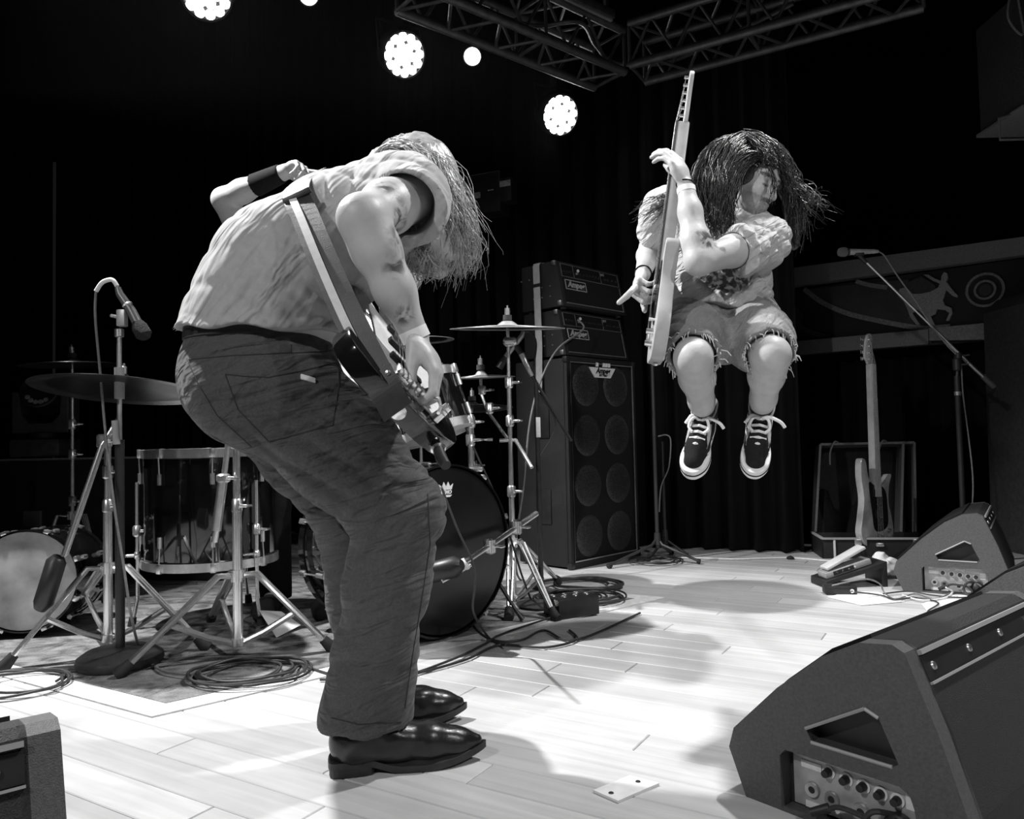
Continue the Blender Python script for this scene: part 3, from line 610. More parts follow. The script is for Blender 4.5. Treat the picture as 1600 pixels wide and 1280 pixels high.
def cymbal(label, c, R, tilt, m='cymbal_bronze', grp='cymbals of the drum kit', bell=.18):
    t = thing('cymbal', label, 'cymbal', c, 0, grp); n = Vector(tilt).normalized(); b = R * bell
    prof = [(.006, .034), (b * .5, .031), (b * .85, .020), (b, .013), (b * 1.12, .011)] + [(b * 1.12 + (R - b * 1.12) * k / 6, .011 - .013 * (k / 6) ** 1.5) for k in range(1, 7)]
    pr = prof + [(r, z - .0022) for r, z in prof[::-1]]
    o = MB().lathe(pr, (0, 0, 0), n, 56, closed=True).build('plate', m, t)
    for k in range(1, 9):
        rr = b * 1.2 + (R * .97 - b * 1.2) * k / 9; zz = .011 - .013 * ((rr - b * 1.12) / (R - b * 1.12)) ** 1.5
        if k % 2 == 0: MB().lathe([(rr - .001, zz - .0005), (rr, zz + .0009), (rr + .001, zz - .0005)], (0, 0, 0), n, 48).build('lathe_groove', 'cymbal_dark', o)
    MB().cyl(n * .035, n * .058, .02, .019, 16).build('felt', mat('felt', .05, .95, 0, .1), t); MB().cyl(n * .058, n * .088, .013, .012, 10).build('cap_nut', 'chrome', t); MB().cyl(n * -.02, n * .1, .004, .004, 8).build('spindle', 'chrome', t)
    return t
def stand(name, label, base_px, base_z, collar_py, feet, tubes, cat='cymbal stand', m='chrome', clamps=(), grp=None, r=.011, lean=None):
    c = G(base_px[0], base_px[1], base_z); t = thing(name, label, cat, (c.x, c.y, 0), 0, grp); o = Vector(t.location)
    d = c.y; zc = at(base_px[0], collar_py, d).z
    fw = [(G(*f) if not isinstance(f, Vector) else f) for f in feet]
    leg_set(t, o, c, zc, base_z, fw, m, r)
    for (p0, p1, rad) in tubes:
        z0 = base_z if p0 is None else at(base_px[0], p0, d).z; z1 = at(base_px[0], p1, d).z
        MB().cyl((c.x, c.y, z0 - .01), (c.x, c.y, z1), rad, rad, 16).build('tube', m, t, off=o)
    for py in clamps: clamp(t, o, Vector((c.x, c.y, at(base_px[0], py, d).z)), m)
    return t, o, c
# centre crash stand
st1, o1, c1 = stand('cymbal_stand', 'chrome cymbal stand beside the bass drum, in front of the tall speaker cabinet', (803, 937), .05, 850, [(795, 972), (870, 972), (872, 915)], [(None, 770, .0125), (770, 600, .0105), (600, 488, .008)], clamps=(770, 660, 600))
cymbal('large bronze crash cymbal tilted high beside the amplifier heads', at(793, 515, c1.y), .255, (.015, -.115, 1))
p = Vector((c1.x, c1.y, 0)); a_ = at(795, 690, c1.y); b_ = at(752, 618, c1.y + .12); MB().tube([a_, at(762, 645, c1.y + .08), b_, at(751, 590, c1.y + .12)], .008, 10).build('boom_arm', 'chrome', st1, off=o1)
MB().tube([a_ + Vector((-.04, 0, 0)), a_ + Vector((.03, 0, 0)), at(831, 733, c1.y - .1)], .009, 10).build('boom_arm', 'chrome', st1, off=o1); clamp(st1, o1, at(765, 640, c1.y + .08)); clamp(st1, o1, at(753, 612, c1.y + .12), h=.04)
wing(st1, o1, at(770, 689, c1.y), (-1, 0, 0)); MB().lathe([(.012, -.03), (.022, -.02), (.022, .02), (.012, .03)], at(797, 536, c1.y), (1, -.2, 0), 14).build('tilter', 'chrome', st1, off=o1)
MB().tube([at(722, 884, 2.78), at(770, 852, 2.98), at(838, 805, 3.3)], .012, 12).build('mic_arm', 'chrome', st1, off=o1); clamp(st1, o1, at(765, 856, 2.96), r=.024, h=.06); clamp(st1, o1, at(806, 826, 3.15), r=.026, h=.06)
cymbal('small bronze splash cymbal on a boom arm', at(752, 592, c1.y + .12), .155, (-.03, -.06, 1))
cymbal('dark bronze ride cymbal behind the rack tom', at(738, 640, 3.75), .2, (-.02, .06, 1), 'cymbal_dark')
cymbal('bronze cymbal partly behind the picking hand', at(655, 533, 3.6), .165, (-.02, -.02, 1))
for (pxx, pyy, dd, bx0) in ((738, 650, 3.75, 742), (655, 545, 3.6, 645)):
    a0 = at(pxx, pyy, dd); t = thing('cymbal_stand', 'straight chrome stand under the %s' % ('dark ride cymbal' if pxx > 700 else 'cymbal behind the picking hand'), 'cymbal stand', (a0.x, a0.y, 0)); o = Vector(t.location)
    leg_set(t, o, a0, .32, .06, [(a0.x + (.11 if pxx < 700 else .12) * math.cos(q), a0.y + (.11 if pxx < 700 else .12) * math.sin(q), 0) for q in (1.2, 3.2, 5.3)]); MB().cyl((a0.x, a0.y, .05), (a0.x, a0.y, a0.z), .0095, .007, 12).build('tube', 'chrome', t, off=o); clamp(t, o, Vector((a0.x, a0.y, .62)))
# near chrome stand on the rug
st2, o2, c2_ = stand('boom_stand', 'heavy chrome stand with wide double-braced legs, beside the cable coil on the rug', (372, 1006), .055, 902, [(187, 1062), (520, 1020), (330, 975)], [(None, 795, .0165), (795, 700, .0125)], clamps=(793,), r=.016)
MB().tube([at(357, 690, c2_.y - .05), at(350, 748, c2_.y - .05)], .010, 12).build('boom_rod', 'chrome', st2, off=o2); MB().tube([at(349, 748, c2_.y - .05), at(338, 832, c2_.y - .05)], .0165, 14).build('boom_sleeve', 'dull_chrome', st2, off=o2); MB().tube([at(338, 832, c2_.y - .05), at(335, 850, c2_.y - .05)], .011, 12).build('boom_end', 'chrome', st2, off=o2)
clamp(st2, o2, at(349, 750, c2_.y - .05), r=.024, h=.03); MB().cyl(at(357, 698, c2_.y - .05), at(368, 700, c2_.y), .012, .012, 10).build('hinge', 'chrome', st2, off=o2)
# left cymbal stand with boom and counterweight
st3, o3, c3_ = stand('boom_stand', 'chrome cymbal stand with diagonal boom and black counterweight grip, near the round mic base', (169, 1000), .06, 890, [(4, 1050), (322, 1018), (112, 968)], [(None, 795, .0155), (795, 700, .012)], clamps=(793, 740), r=.014)
bl = [at(100, 873, c3_.y - .12), at(160, 698, c3_.y - .04), at(186, 655, c3_.y), at(187, 618, c3_.y + .02)]
MB().tube(bl[:2], .0115, 12).build('boom_rod', 'chrome', st3, off=o3); MB().tube(bl[1:], .009, 10).build('boom_rod', 'chrome', st3, off=o3); clamp(st3, o3, at(163, 692, c3_.y - .02), r=.026, h=.05)
MB().tube([at(92, 873, c3_.y - .13), at(88, 880, c3_.y - .13), at(68, 945, c3_.y - .15), at(62, 955, c3_.y - .15)], [.02, .032, .032, .02], 16).build('counterweight', 'black_metal', st3, off=o3)
cymbal('very large dark ride cymbal on the diagonal boom stand, underside showing', at(190, 612, c3_.y + .02), .30, (.03, .13, 1), 'cymbal_dark')
# far-left straight stand with thin cymbal
a0 = at(113, 572, 3.78); t = thing('cymbal_stand', 'slim chrome stand under the thin cymbal, near the moving-head light', 'cymbal stand', (a0.x, a0.y, 0)); o = Vector(t.location)
leg_set(t, o, a0, .42, .1, [(a0.x + .2 * math.cos(q), a0.y + .2 * math.sin(q), 0) for q in (-.2, 1.9, 3.6)]); MB().cyl((a0.x, a0.y, .08), (a0.x, a0.y, a0.z - .02), .0105, .007, 12).build('tube', 'chrome', t, off=o)
for pyy in (665, 712, 785): clamp(t, o, at(113, pyy, 3.78))
cymbal('thin dark cymbal with a bright rim on the slim far stand', a0, .235, (-.02, -.04, 1), 'cymbal_dark')
# ================================================================ drums
def drum(name, label, c, axis, R, depth, head_front, head_back, lugs=8, hoop='chrome', shell='black_lacquer', cat='drum', base=None, hoopr=.012):
    base = base if base is not None else Vector((c.x, c.y, 0)); t = thing(name, label, cat, base); o = Vector(t.location); ax = Vector(axis).normalized(); x, y, _ = frame(ax); A = c - ax * depth / 2; B = c + ax * depth / 2
    MB().lathe([(R * .985, -depth / 2), (R, -depth / 2 + .01), (R, depth / 2 - .01), (R * .985, depth / 2)], c, ax, 56).build('shell', shell, t, off=o)
    for e, s_, hm in ((A, -1, head_back), (B, 1, head_front)):
        MB().lathe([(R * 1.0, 0), (R * .99, .006), (R * .8, .0075), (.001, .008)], e, ax * s_, 56).build('drum_head', hm, t, off=o)
        MB().lathe([(R * 1.005, -.022), (R * 1.035, -.022), (R * 1.04, .012), (R * 1.015, .014)], e, ax * s_, 56, closed=True).build('hoop', hoop, t, off=o)
    for k in range(lugs):
        q = 2 * PI * (k + .5) / lugs; d = x * math.cos(q) + y * math.sin(q)
        for s_ in (-1, 1):
            e = c + ax * (s_ * depth * .27) + d * (R + .008); lg = MB().cyl(e - ax * .022, e + ax * .022, .010, .010, 10).build('lug', 'chrome', t, off=o)
            MB().cyl(e, c + ax * (s_ * (depth / 2 + .008)) + d * (R * 1.035 + .006), .0035, .0035, 6).build('tension_rod', 'chrome', lg, off=o); MB().box(c + ax * (s_ * (depth / 2 - .002)) + d * (R * 1.035 + .004), (.022, .014, .036), Matrix((d.cross(ax), d, ax)).transposed(), .003).build('claw', 'chrome', lg, off=o)
    return t, o, ax, x, y
kb = G(702, 1003); kax = Vector((.72, -.69, -.015)).normalized(); kR = .315
kf = Vector((kb.x - .0, kb.y + .03, kR * 1.04)); kc = kf - kax * .26
kd, ko, kax, kx_, ky_ = drum('bass_drum', 'large black bass drum with glossy black front head and white crown logo', kc, kax, kR, .50, 'black_gloss_head', 'head_white', 10, hoop='black_lacquer')
# crown logo and lettering on the front head
hx = Vector((0, 0, 1)).cross(kax).normalized(); hy = kax.cross(hx); LO = kf + kax * .0005 - kax * .002
def kp(px, py):
    d = ray(px, py); q = kf + kax * -.001; tt = (q - CAM).dot(kax) / d.dot(kax); return CAM + d * tt
cp = kp(697, 768); loc = cp - ko
MB().prism([(-.036, .022), (-.028, .0), (.028, 0), (.036, .022), (.02, .012), (.011, .03), (0, .012), (-.011, .03), (-.02, .012)], -.001, .001, loc, hx, hy).build('crown_logo', 'print_white', kd, smooth=False)
text('logo_lettering', 'REMO', .02, 'print_white', kd, loc - hy * .010, hx, hy, .0005, .15, .001); MB().prism([(-.03, 0), (.03, 0), (.02, -.008), (-.02, -.008)], -.001, .001, loc - hy * .02, hx, hy).build('crown_logo', 'print_white', kd, smooth=False)
for s_ in (-1, 1):
    e = kc + kax * .17 + kx_ * (s_ * 0) + Vector((0, 0, -.1)) + hx * (s_ * .29); MB().tube([e, e + hx * (s_ * .06) + kax * .1 - Vector((0, 0, kc.z - .1 - .05)), e + hx * (s_ * .07) + kax * .13 - Vector((0, 0, kc.z - .1 - .012))], [.009, .007, .011], 10).build('spur', 'black_metal', kd, off=ko)
# rack tom and its mount
tc_ = at(668, 640, 3.05); tax = Vector((.30, -.10, -.95)).normalized()
td, to, *_ = drum('rack_tom', 'black rack tom with white bottom head, mounted over the bass drum', tc_, tax, .155, .22, 'head_white', 'head_white', 6, base=Vector((tc_.x, tc_.y, tc_.z - .2)))
MB().tube([at(736, 732, 3.1), at(734, 655, 3.1), at(722, 640, 3.08), tc_ + Vector((.12, 0, .02))], .011, 12).build('mount_post', 'chrome', td, off=to); clamp(td, to, at(735, 690, 3.1)); clamp(td, to, at(734, 662, 3.1), r=.022); MB().box(at(737, 736, 3.1), (.09, .06, .018), None, .005).build('mount_plate', 'chrome', td, off=to)
# floor tom
fc = at(330, 790, 3.3); fc.z = .50
fd, fo, *_ = drum('floor_tom', 'black floor tom on three chrome legs behind the heavy chrome stand', Vector((fc.x, fc.y, .49)), (0, 0, 1), .265, .46, 'head_white', 'head_white', 8, hoop='chrome')
for q in (-2.72, -.55, 1.4):
    d = Vector((math.cos(q), math.sin(q), 0)); e = Vector((fc.x, fc.y, 0)) + d * .285
    lg = MB().tube([e + Vector((0, 0, .6)), e + Vector((0, 0, .12)), e + d * .02 + Vector((0, 0, .02))], .0075, 10).build('leg', 'chrome', fd, off=fo); MB().tube([e + d * .017 + Vector((0, 0, .05)), e + d * .022 + Vector((0, 0, .013))], [.014, .017], 10).build('rubber_foot', 'rubber', lg, off=fo); clamp(fd, fo, e + Vector((0, 0, .40)), r=.018, h=.045, side=(1, -.2, 0)); clamp(fd, fo, e + Vector((0, 0, .3)), r=.014, h=.03, side=(-1, -.3, 0))
# small drum at the left edge, blotchy shadow painted into its pale head
ld, lo_, *_ = drum('small_bass_drum', 'small bass drum at the rug edge, blotchy shadow painted into its pale front head', Vector((at(20, 914, 3.05).x, 3.25, .215)), (.16, -.98, .05), .195, .34, mat('head_shadow_blotched', .42, .5, noise=(7, .5)), 'head_white', 8, hoop='black_lacquer')
# bass drum microphone
km = thing('drum_microphone', 'black bass drum microphone on a short clamp arm', 'microphone', at(700, 895, 2.72)); ko2 = Vector(km.location)
MB().tube([at(662, 900, 2.76), at(672, 898, 2.75), at(712, 888, 2.72), at(722, 885, 2.71)], [.03, .038, .038, .018], 18).build('microphone_body', 'black_metal', km, off=ko2); MB().tube([at(690, 905, 2.72), at(690, 912, 2.72), at(735, 886, 2.80)], .008, 10).build('arm', 'chrome', km, off=ko2); MB().lathe([(.020, -.01), (.024, 0), (.020, .01)], at(727, 884, 2.79), (.5, 0, .4), 14, closed=True).build('cable_tie', 'cable_white', km, off=ko2)
cable('microphone_cable', 'thin cable drooping from the bass drum microphone to the floor', [at(690, 765, 2.3), at(715, 830, 2.5), at(740, 885, 2.66), at(742, 920, 2.68), at(740, 960, 2.7), G(765, 1000, .008), G(790, 1012, .008)], .004)
cable('microphone_cable', 'long thin cable hanging in front of the crash cymbal stand', [at(690, 570, 3.0), at(705, 600, 3.0), at(735, 690, 3.1), at(780, 790, 3.2), at(800, 850, 3.25), at(815, 900, 3.3), G(830, 940, .008)], .0045)
# overhead drum microphone on its boom
om = thing('drum_microphone', 'slim silver microphone on a black boom beside the crash cymbal', 'microphone', at(812, 575, 3.45)); o = Vector(om.location); dm = 3.45
MB().tube([at(818, 520, dm), at(816, 526, dm), at(790, 560, dm)], [.009, .012, .012], 14).build('microphone_body', 'dull_chrome', om, off=o); MB().tube([at(790, 560, dm), at(780, 577, dm)], [.014, .017], 14).build('microphone_head', 'black_metal', om, off=o); MB().cyl(at(806, 543, dm), at(815, 555, dm), .014, .012, 12).build('clip', 'black_plastic', om, off=o); MB().tube([at(815, 555, dm), at(832, 590, dm)], .014, 12).build('sleeve', 'dull_chrome', om, off=o); MB().tube([at(832, 590, dm), at(893, 692, dm)], .0075, 10).build('boom_arm', 'black_metal', om, off=o)
MB().cyl(at(838, 600, dm), Vector((at(838, 600, dm).x, dm, .012)), .010, .012, 12).build('pole', 'black_metal', om, off=o); MB().lathe([(.11, 0), (.115, .01), (.03, .022), (.012, .03)], Vector((at(838, 600, dm).x, dm, 0)), (0, 0, 1), 24).build('base', 'black_metal', om, off=o); MB().box(at(841, 670, dm - .02), (.02, .012, .09), None, .003).build('tape_tag', 'print_white', om, off=o)
MB().tube(bez([at(818, 520, dm), at(830, 522, dm), at(838, 540, dm), at(834, 580, dm), at(838, 610, dm), at(868, 665, dm), at(840, 720, dm)], 6), .004, 8).build('lead', 'cable', om, off=o)
# left microphone on round-base stand
lm = thing('microphone_stand', 'black microphone stand with round weighted base and drum microphone, at the rug edge', 'microphone stand', G(188, 1040)); o = Vector(lm.location); dl = o.y
MB().lathe([(.135, 0), (.140, .012), (.136, .03), (.11, .048), (.04, .056), (.02, .058)], o, (0, 0, 1), 48).build('base', mat('cast_iron', .05, .42, .3, noise=(50, .2), bump=(300, .3)), lm, off=o)
zz = lambda py: at(190, py, dl).z
MB().cyl(o + Vector((0, 0, .05)), Vector((o.x, o.y, zz(690))), .0155, .0155, 16).build('pole', 'black_metal', lm, off=o); MB().cyl(Vector((o.x, o.y, zz(692))), Vector((o.x, o.y, zz(520))), .0085, .0085, 12).build('inner_pole', 'dull_chrome', lm, off=o); MB().cyl(Vector((o.x, o.y, zz(626))), Vector((o.x, o.y, zz(577))), .0165, .0165, 16).build('clutch', mat('clutch_grey', .28, .5), lm, off=o); MB().cyl(Vector((o.x, o.y - .02, zz(697))), Vector((o.x - .005, o.y - .02, zz(660))), .012, .012, 12).build('tape', 'clutch_grey', lm, off=o)
tp = at(191, 500, dl); MB().box(tp, (.03, .03, .06), None, .006).build('clip', 'panel_steel', lm, off=o); MB().cyl(tp + Vector((-.04, 0, .01)), tp, .006, .006, 8).build('clip_knob', 'chrome', lm, off=o); MB().lathe([(.012, -.015), (.016, -.012), (.016, .012), (.012, .015)], Vector((o.x, o.y, zz(523))), (0, 0, 1), 14).build('coupling', 'dull_chrome', lm, off=o)
mic = MB().tube([at(184, 452, dl), at(187, 462, dl), at(205, 488, dl), at(215, 508, dl)], [.010, .013, .016, .017], 16).build('microphone_body', mat('mic_grey', .14, .4, .4), lm, off=o); MB().tube([at(214, 506, dl), at(218, 514, dl), at(225, 526, dl), at(228, 532, dl)], [.018, .027, .028, .016], 18).build('microphone_head', mat('mic_foam', .01, .9, bump=(300, .8)), mic, off=o); MB().lathe([(.0165, -.004), (.0185, 0), (.0165, .004)], at(199, 479, dl), (at(215, 508, dl) - at(184, 452, dl)), 16, closed=True).build('ring', 'chrome', mic, off=o)
MB().tube(bez([at(183, 450, dl), at(175, 440, dl), at(160, 444, dl), at(150, 458, dl)], 6), .0075, 10).build('strain_relief', 'cable_white', lm, off=o)
MB().tube(bez([at(150, 458, dl), at(149, 500, dl), at(157, 590, dl), at(165, 680, dl - .02), at(178, 790, dl - .05), at(192, 880, dl - .08), at(206, 970, dl - .1), G(222, 1024, .012), G(252, 1050, .012), G(300, 1058, .014)], 8), .0045, 8).build('lead', 'cable_grey', lm, off=o)

KIT = ('cymbal', 'boom_stand', 'bass_drum', 'rack_tom', 'floor_tom', 'small_bass', 'drum_micro', 'microphone_stand', 'microphone_cable')
for o in list(COL.objects):
    if o.parent is None and o.name.startswith(KIT): o.location.z += .006
# ================================================================ lighting rig
def aim_frame(n): x, y, d = frame(n); return Matrix((x, y, d)).transposed()
def led_par(label, c, n, R=.125):
    t = thing('stage_light', label, 'stage light', c, 0, 'LED wash lights over the stage'); n = Vector(n).normalized(); x, y, d = frame(n)
    MB().lathe([(.001, -.22), (R * .7, -.22), (R * 1.02, -.12), (R * 1.08, .0), (R * 1.08, .012), (R * .99, .012), (R * .99, -.004), (.001, -.004)], (0, 0, 0), n, 40).build('housing', 'fixture_black', t)
    k = 0; rl = R * .212
    for ring, cnt in ((0, 1), (R * .40, 6), (R * .79, 12)):
        for i in range(cnt):
            a = 2 * PI * i / cnt + (.26 if cnt == 12 else 0); p = x * math.cos(a) * ring + y * math.sin(a) * ring
            MB().lathe([(rl, .0), (rl * .9, .006), (rl * .5, .010), (.0005, .011)], p, n, 12).build('lens', 'lamp_lens', t)
    m = MB().tube([x * (R * 1.12) - n * .05, x * (R * 1.15) - n * .05 + Vector((0, 0, .0)), x * (R * 1.1) - n * .1 + Vector((0, 0, .18)), -x * (R * 1.1) - n * .1 + Vector((0, 0, .18)), -x * (R * 1.12) - n * .05], .010, 8); m.build('yoke', 'fixture_black', t)
    MB().box(-n * .1 + Vector((0, 0, .22)), (.05, .05, .1), None, .006).build('hook_clamp', 'fixture_black', t); return t
tgt = Vector((.2, 1.6, .2))
for lab, px, py, d, adj in (('round LED wash light highest over the drums, cut by the picture top', 322, -10, 3.95, (.1, 0, 0)), ('round LED wash light between two small round lamps', 631, 86, 4.5, (.35, 0, -.15)), ('round LED wash light hanging above the amplifier stack', 875, 180, 5.0, (.42, 0, -.1))):
    c = at(px, py, d); led_par(lab, c, (CAM - c).normalized() + Vector(adj) * 1.2)
for lab, px, py, d in (('small round lamp beside the lighting truss', 738, 88, 4.9), ('small round lamp near the highest LED wash light', 482, -8, 4.4)):
    c = at(px, py, d); n = (CAM + Vector((0, 0, -.4)) - c).normalized(); t = thing('spot_lamp', lab, 'stage light', c)
    MB().lathe([(.001, -.2), (.06, -.2), (.062, .02), (.055, .02), (.053, -.005), (.001, -.005)], (0, 0, 0), n, 28).build('housing', 'fixture_black', t); MB().lathe([(.052, -.004), (.04, .008), (.0005, .014)], (0, 0, 0), n, 28).build('lens', 'lamp_lens', t); MB().box(-n * .1 + Vector((0, 0, .12)), (.03, .03, .16), None, .005).build('hook_clamp', 'fixture_black', t)
# ---- box truss in two runs meeting at a corner
mat('truss_metal', .085, .5, .6, noise=(20, .3))
def truss(label, A, B, wd=.24, ht=.24, nb=12):
    t = thing('lighting_truss', label, 'truss', A, 0, 'truss runs over the stage'); d = (B - A).normalized(); L = (B - A).length; s_ = d.cross(Vector((0, 0, 1))).normalized(); up = Vector((0, 0, 1))
    cor = [s_ * (a * wd / 2) + up * (b * ht / 2) for a, b in ((-1, -1), (1, -1), (1, 1), (-1, 1))]
    for c in cor: MB().tube([c, c + d * L], .024, 12).build('chord', 'truss_metal', t)
    for i in range(nb):
        u0, u1 = d * (L * i / nb), d * (L * (i + 1) / nb)
        for k in range(4):
            a, b = (cor[k], cor[(k + 1) % 4]) if i % 2 == 0 else (cor[(k + 1) % 4], cor[k]); MB().tube([a + u0, b + u1], .009, 6).build('brace', 'truss_metal', t)
    for i in (0, nb // 2, nb):
        for k in range(4): MB().tube([cor[k] + d * (L * i / nb), cor[(k + 1) % 4] + d * (L * i / nb)], .010, 6).build('batten', 'truss_metal', t)
    return t
tz = 2.95
def onz(px, py, z): r = ray(px, py); return CAM + r * ((z - CAM_H) / r.z)
cn = onz(955, 95, tz); le = onz(640, -40, tz); re = onz(1440, -45, tz)
T1 = truss('lighting truss run carrying black cables, on the drum side of the corner', cn + (le - cn).normalized() * .02, le, nb=9); T2 = truss('lighting truss run above the jumping guitarist', cn + (re - cn).normalized() * .16, re, nb=11)
cable('rig_cable', 'black cable sagging along the lighting truss', [onz(740, 8, tz - .02), onz(830, 40, tz - .03), onz(905, 35, tz), onz(930, 70, tz), onz(962, 98, tz - .02), onz(1040, 98, tz - .02), onz(1130, 60, tz - .02), onz(1240, 5, tz)], .012, 'truss_metal')
pb = [onz(872, -12, 3.1), onz(955, 26, 3.1)]; t = thing('tube_light_housing', 'thin unlit tube housing hung over the truss corner', 'light housing', pb[0]); dd = (pb[1] - pb[0]); R_ = Matrix((dd.normalized(), Vector((0, 0, 1)).cross(dd.normalized()), Vector((0, 0, 1)))).transposed()
MB().box(dd / 2, (dd.length, .07, .05), R_, .01).build('housing', 'truss_metal', t); MB().box(dd / 2 - Vector((0, 0, .028)), (dd.length * .98, .04, .012), R_, .004).build('tube', 'rail_paint', t); MB().box(dd * .1 + Vector((0, 0, .08)), (.02, .02, .14), R_).build('hanger', 'truss_metal', t); MB().box(dd * .9 + Vector((0, 0, .08)), (.02, .02, .14), R_).build('hanger', 'truss_metal', t)
# hung loudspeaker at the upper right
hs = thing('hung_loudspeaker', 'dark loudspeaker box on a wall bracket, high above the boom microphone', 'loudspeaker', at(1590, 190, 4.3)); mat('speaker_dark', .03, .7, noise=(80, .4))
MB().box((.12, 0, .33), (.42, .4, .62), None, .01).build('cabinet', 'speaker_dark', hs); MB().box((.12, 0, .0), (.46, .42, .02), None, .004).build('shelf', 'rail_paint', hs); MB().box((.12, -.2, -.1), (.40, .02, .012), None, .003).build('bracket_bar', 'rail_paint', hs); MB().tube([(-.1, -.1, .0), (-.17, -.1, -.02), (-.17, -.1, -.14), (.1, -.1, -.14)], .008, 8).build('bracket', 'rail_paint', hs); MB().box((.12, -.203, .33), (.38, .006, .56)).build('grille', 'cloth_black', hs, smooth=False); MB().tube(bez([(-.12, -.2, .7), (-.16, -.2, .5), (-.08, -.2, .4), (-.1, -.2, .62), (-.07, -.2, .74)], 6), .006, 6).build('lead', 'rail_paint', hs)
# ================================================================ moving-head light on a road case, far left
rz0 = .70; rc_ = thing('road_case', 'black road case with a bright metal edge behind the drums', 'road case', (-2.55, 4.75, 0), math.radians(-12)); MB().box((0, 0, rz0 / 2), (2.0, .6, rz0 - .02), None, .006).build('box', 'black_plastic', rc_); MB().box((0, -.301, rz0 - .006), (2.0, .012, .012), None, .002).build('edge_trim', 'trim_silver', rc_)
for xx in (-.9, .9): MB().box((xx, -.303, rz0 - .03), (.06, .012, .06), None, .004).build('corner_guard', 'dull_chrome', rc_)
MB().box((-.2, -.304, .35), (.12, .012, .09), None, .003).build('latch', 'dull_chrome', rc_)
ml = thing('moving_head_light', 'dark moving-head light standing on the road case', 'stage light', (at(72, 700, 4.66).x, 4.66, rz0)); mat('fixture_grey', .05, .5, noise=(30, .3))
MB().box((0, 0, .06), (.3, .24, .11), None, .02).build('base', 'fixture_grey', ml); MB().cyl((0, 0, .115), (0, 0, .15), .09, .09, 24).build('turntable', 'fixture_black', ml)
MB().prism([(-.17, .15), (.17, .15), (.17, .40), (.125, .40), (.115, .26), (.07, .21), (-.07, .21), (-.115, .26), (-.125, .40), (-.17, .40)], -.06, .06, (0, 0, 0), (1, 0, 0), (0, 0, 1)).build('yoke', 'fixture_grey', ml, smooth=False, bevel=.008)
MB().lathe([(.02, -.16), (.1, -.14), (.112, .02), (.108, .12), (.098, .125), (.09, .11), (.001, .108)], (0, 0, .36), (.2, -.95, .35), 32).build('head', 'fixture_black', ml)
for k in range(5):
    x_, y_, d_ = frame((.2, -.95, .35)); a = -2.6 + k * .42; MB().lathe([(.016, 0), (.012, .006), (.001, .008)], Vector((0, 0, .36)) + d_ * .112 + (x_ * math.cos(a) + y_ * math.sin(a)) * .07, d_, 12).build('lens', mat('lens_glass', .5, .1, .6), ml)
# ================================================================ guitar case with a bass guitar
cz = thing('guitar_case', 'open black guitar case with plush-lined lid standing against the back drape', 'guitar case', G(1285, 873), math.radians(-10)); CW, CDp, CH = .66, .30, .118
m_ = 'tolex'
MB().box((CW / 2, .006, CH / 2), (CW, .012, CH), None, .003).build('front_wall', m_, cz); MB().box((CW / 2, CDp, CH / 2), (CW, .012, CH), None, .003).build('back_wall', m_, cz)
for xx in (.006, CW - .006): MB().box((xx, CDp / 2, CH / 2), (.012, CDp, CH), None, .003).build('end_wall', m_, cz)
MB().box((CW / 2, CDp / 2, .01), (CW - .02, CDp - .02, .014)).build('floor_lining', 'plush', cz, smooth=False)
MB().box((CW / 2, -.002, CH), (CW, .02, .012), None, .003).build('edge_binding', 'print_grey', cz); MB().box((.006, CDp / 2, CH), (.018, CDp, .012), None, .003).build('edge_binding', 'print_grey', cz); MB().box((.07, -.002, CH / 2), (.012, .012, CH), None, .003).build('edge_binding', 'print_white', cz)
for xx in (.20, .52):
    lt = MB().box((xx, -.008, CH - .02), (.04, .016, .035), None, .004).build('latch', 'chrome', cz); MB().tube([(xx - .012, -.016, CH - .04), (xx - .012, -.018, CH - .065), (xx, -.018, CH - .075), (xx + .012, -.018, CH - .065), (xx + .012, -.016, CH - .04)], .0035, 8).build('latch_loop', 'chrome', lt)
MB().box((.32, -.008, CH - .035), (.045, .016, .022), None, .008).build('handle_mount', 'chrome', cz)
lidA = [(.03, 0), (.62, 0), (.665, .56), (.10, .56)]; lt_ = Vector((0, .10, .56)).normalized()
def lid_poly(pts, t0, t1, nm, mm): return MB().prism(pts, t0, t1, (0, CDp + .02, CH), (1, 0, 0), lt_).build(nm, mm, cz, smooth=False)
lid_poly(lidA, -.125, -.115, 'lid_back', 'plush')
def lid_edge(a, b, nm='lid_side'):
    a, b = Vector((*a, 0)), Vector((*b, 0)); d = (b - a).normalized(); n_ = Vector((-d.y, d.x, 0)) * .007; lid_poly([tuple((a + n_)[:2]), tuple((b + n_)[:2]), tuple((b - n_)[:2]), tuple((a - n_)[:2])], -.12, .0, nm, 'plush'); lid_poly([tuple((a + n_)[:2]), tuple((b + n_)[:2]), tuple((b - n_)[:2]), tuple((a - n_)[:2])], 0, .006, 'lid_binding', 'rail_paint')
lid_edge(lidA[0], lidA[3]); lid_edge(lidA[3], lidA[2]); lid_edge(lidA[1], lidA[2]); lid_edge((.535, 0), (.60, .56), 'lid_partition')
for xx in (.18, .47):
    q = Vector((xx, CDp + .02 + .10, CH + .56)); MB().tube(bez([q + Vector((.03, 0, .0)), q + Vector((0, -.03, .005)), q + Vector((-.03, -.04, -.06)), q + Vector((-.035, -.045, -.14))], 6), .006, 8).build('lid_strap', 'rail_paint', cz)
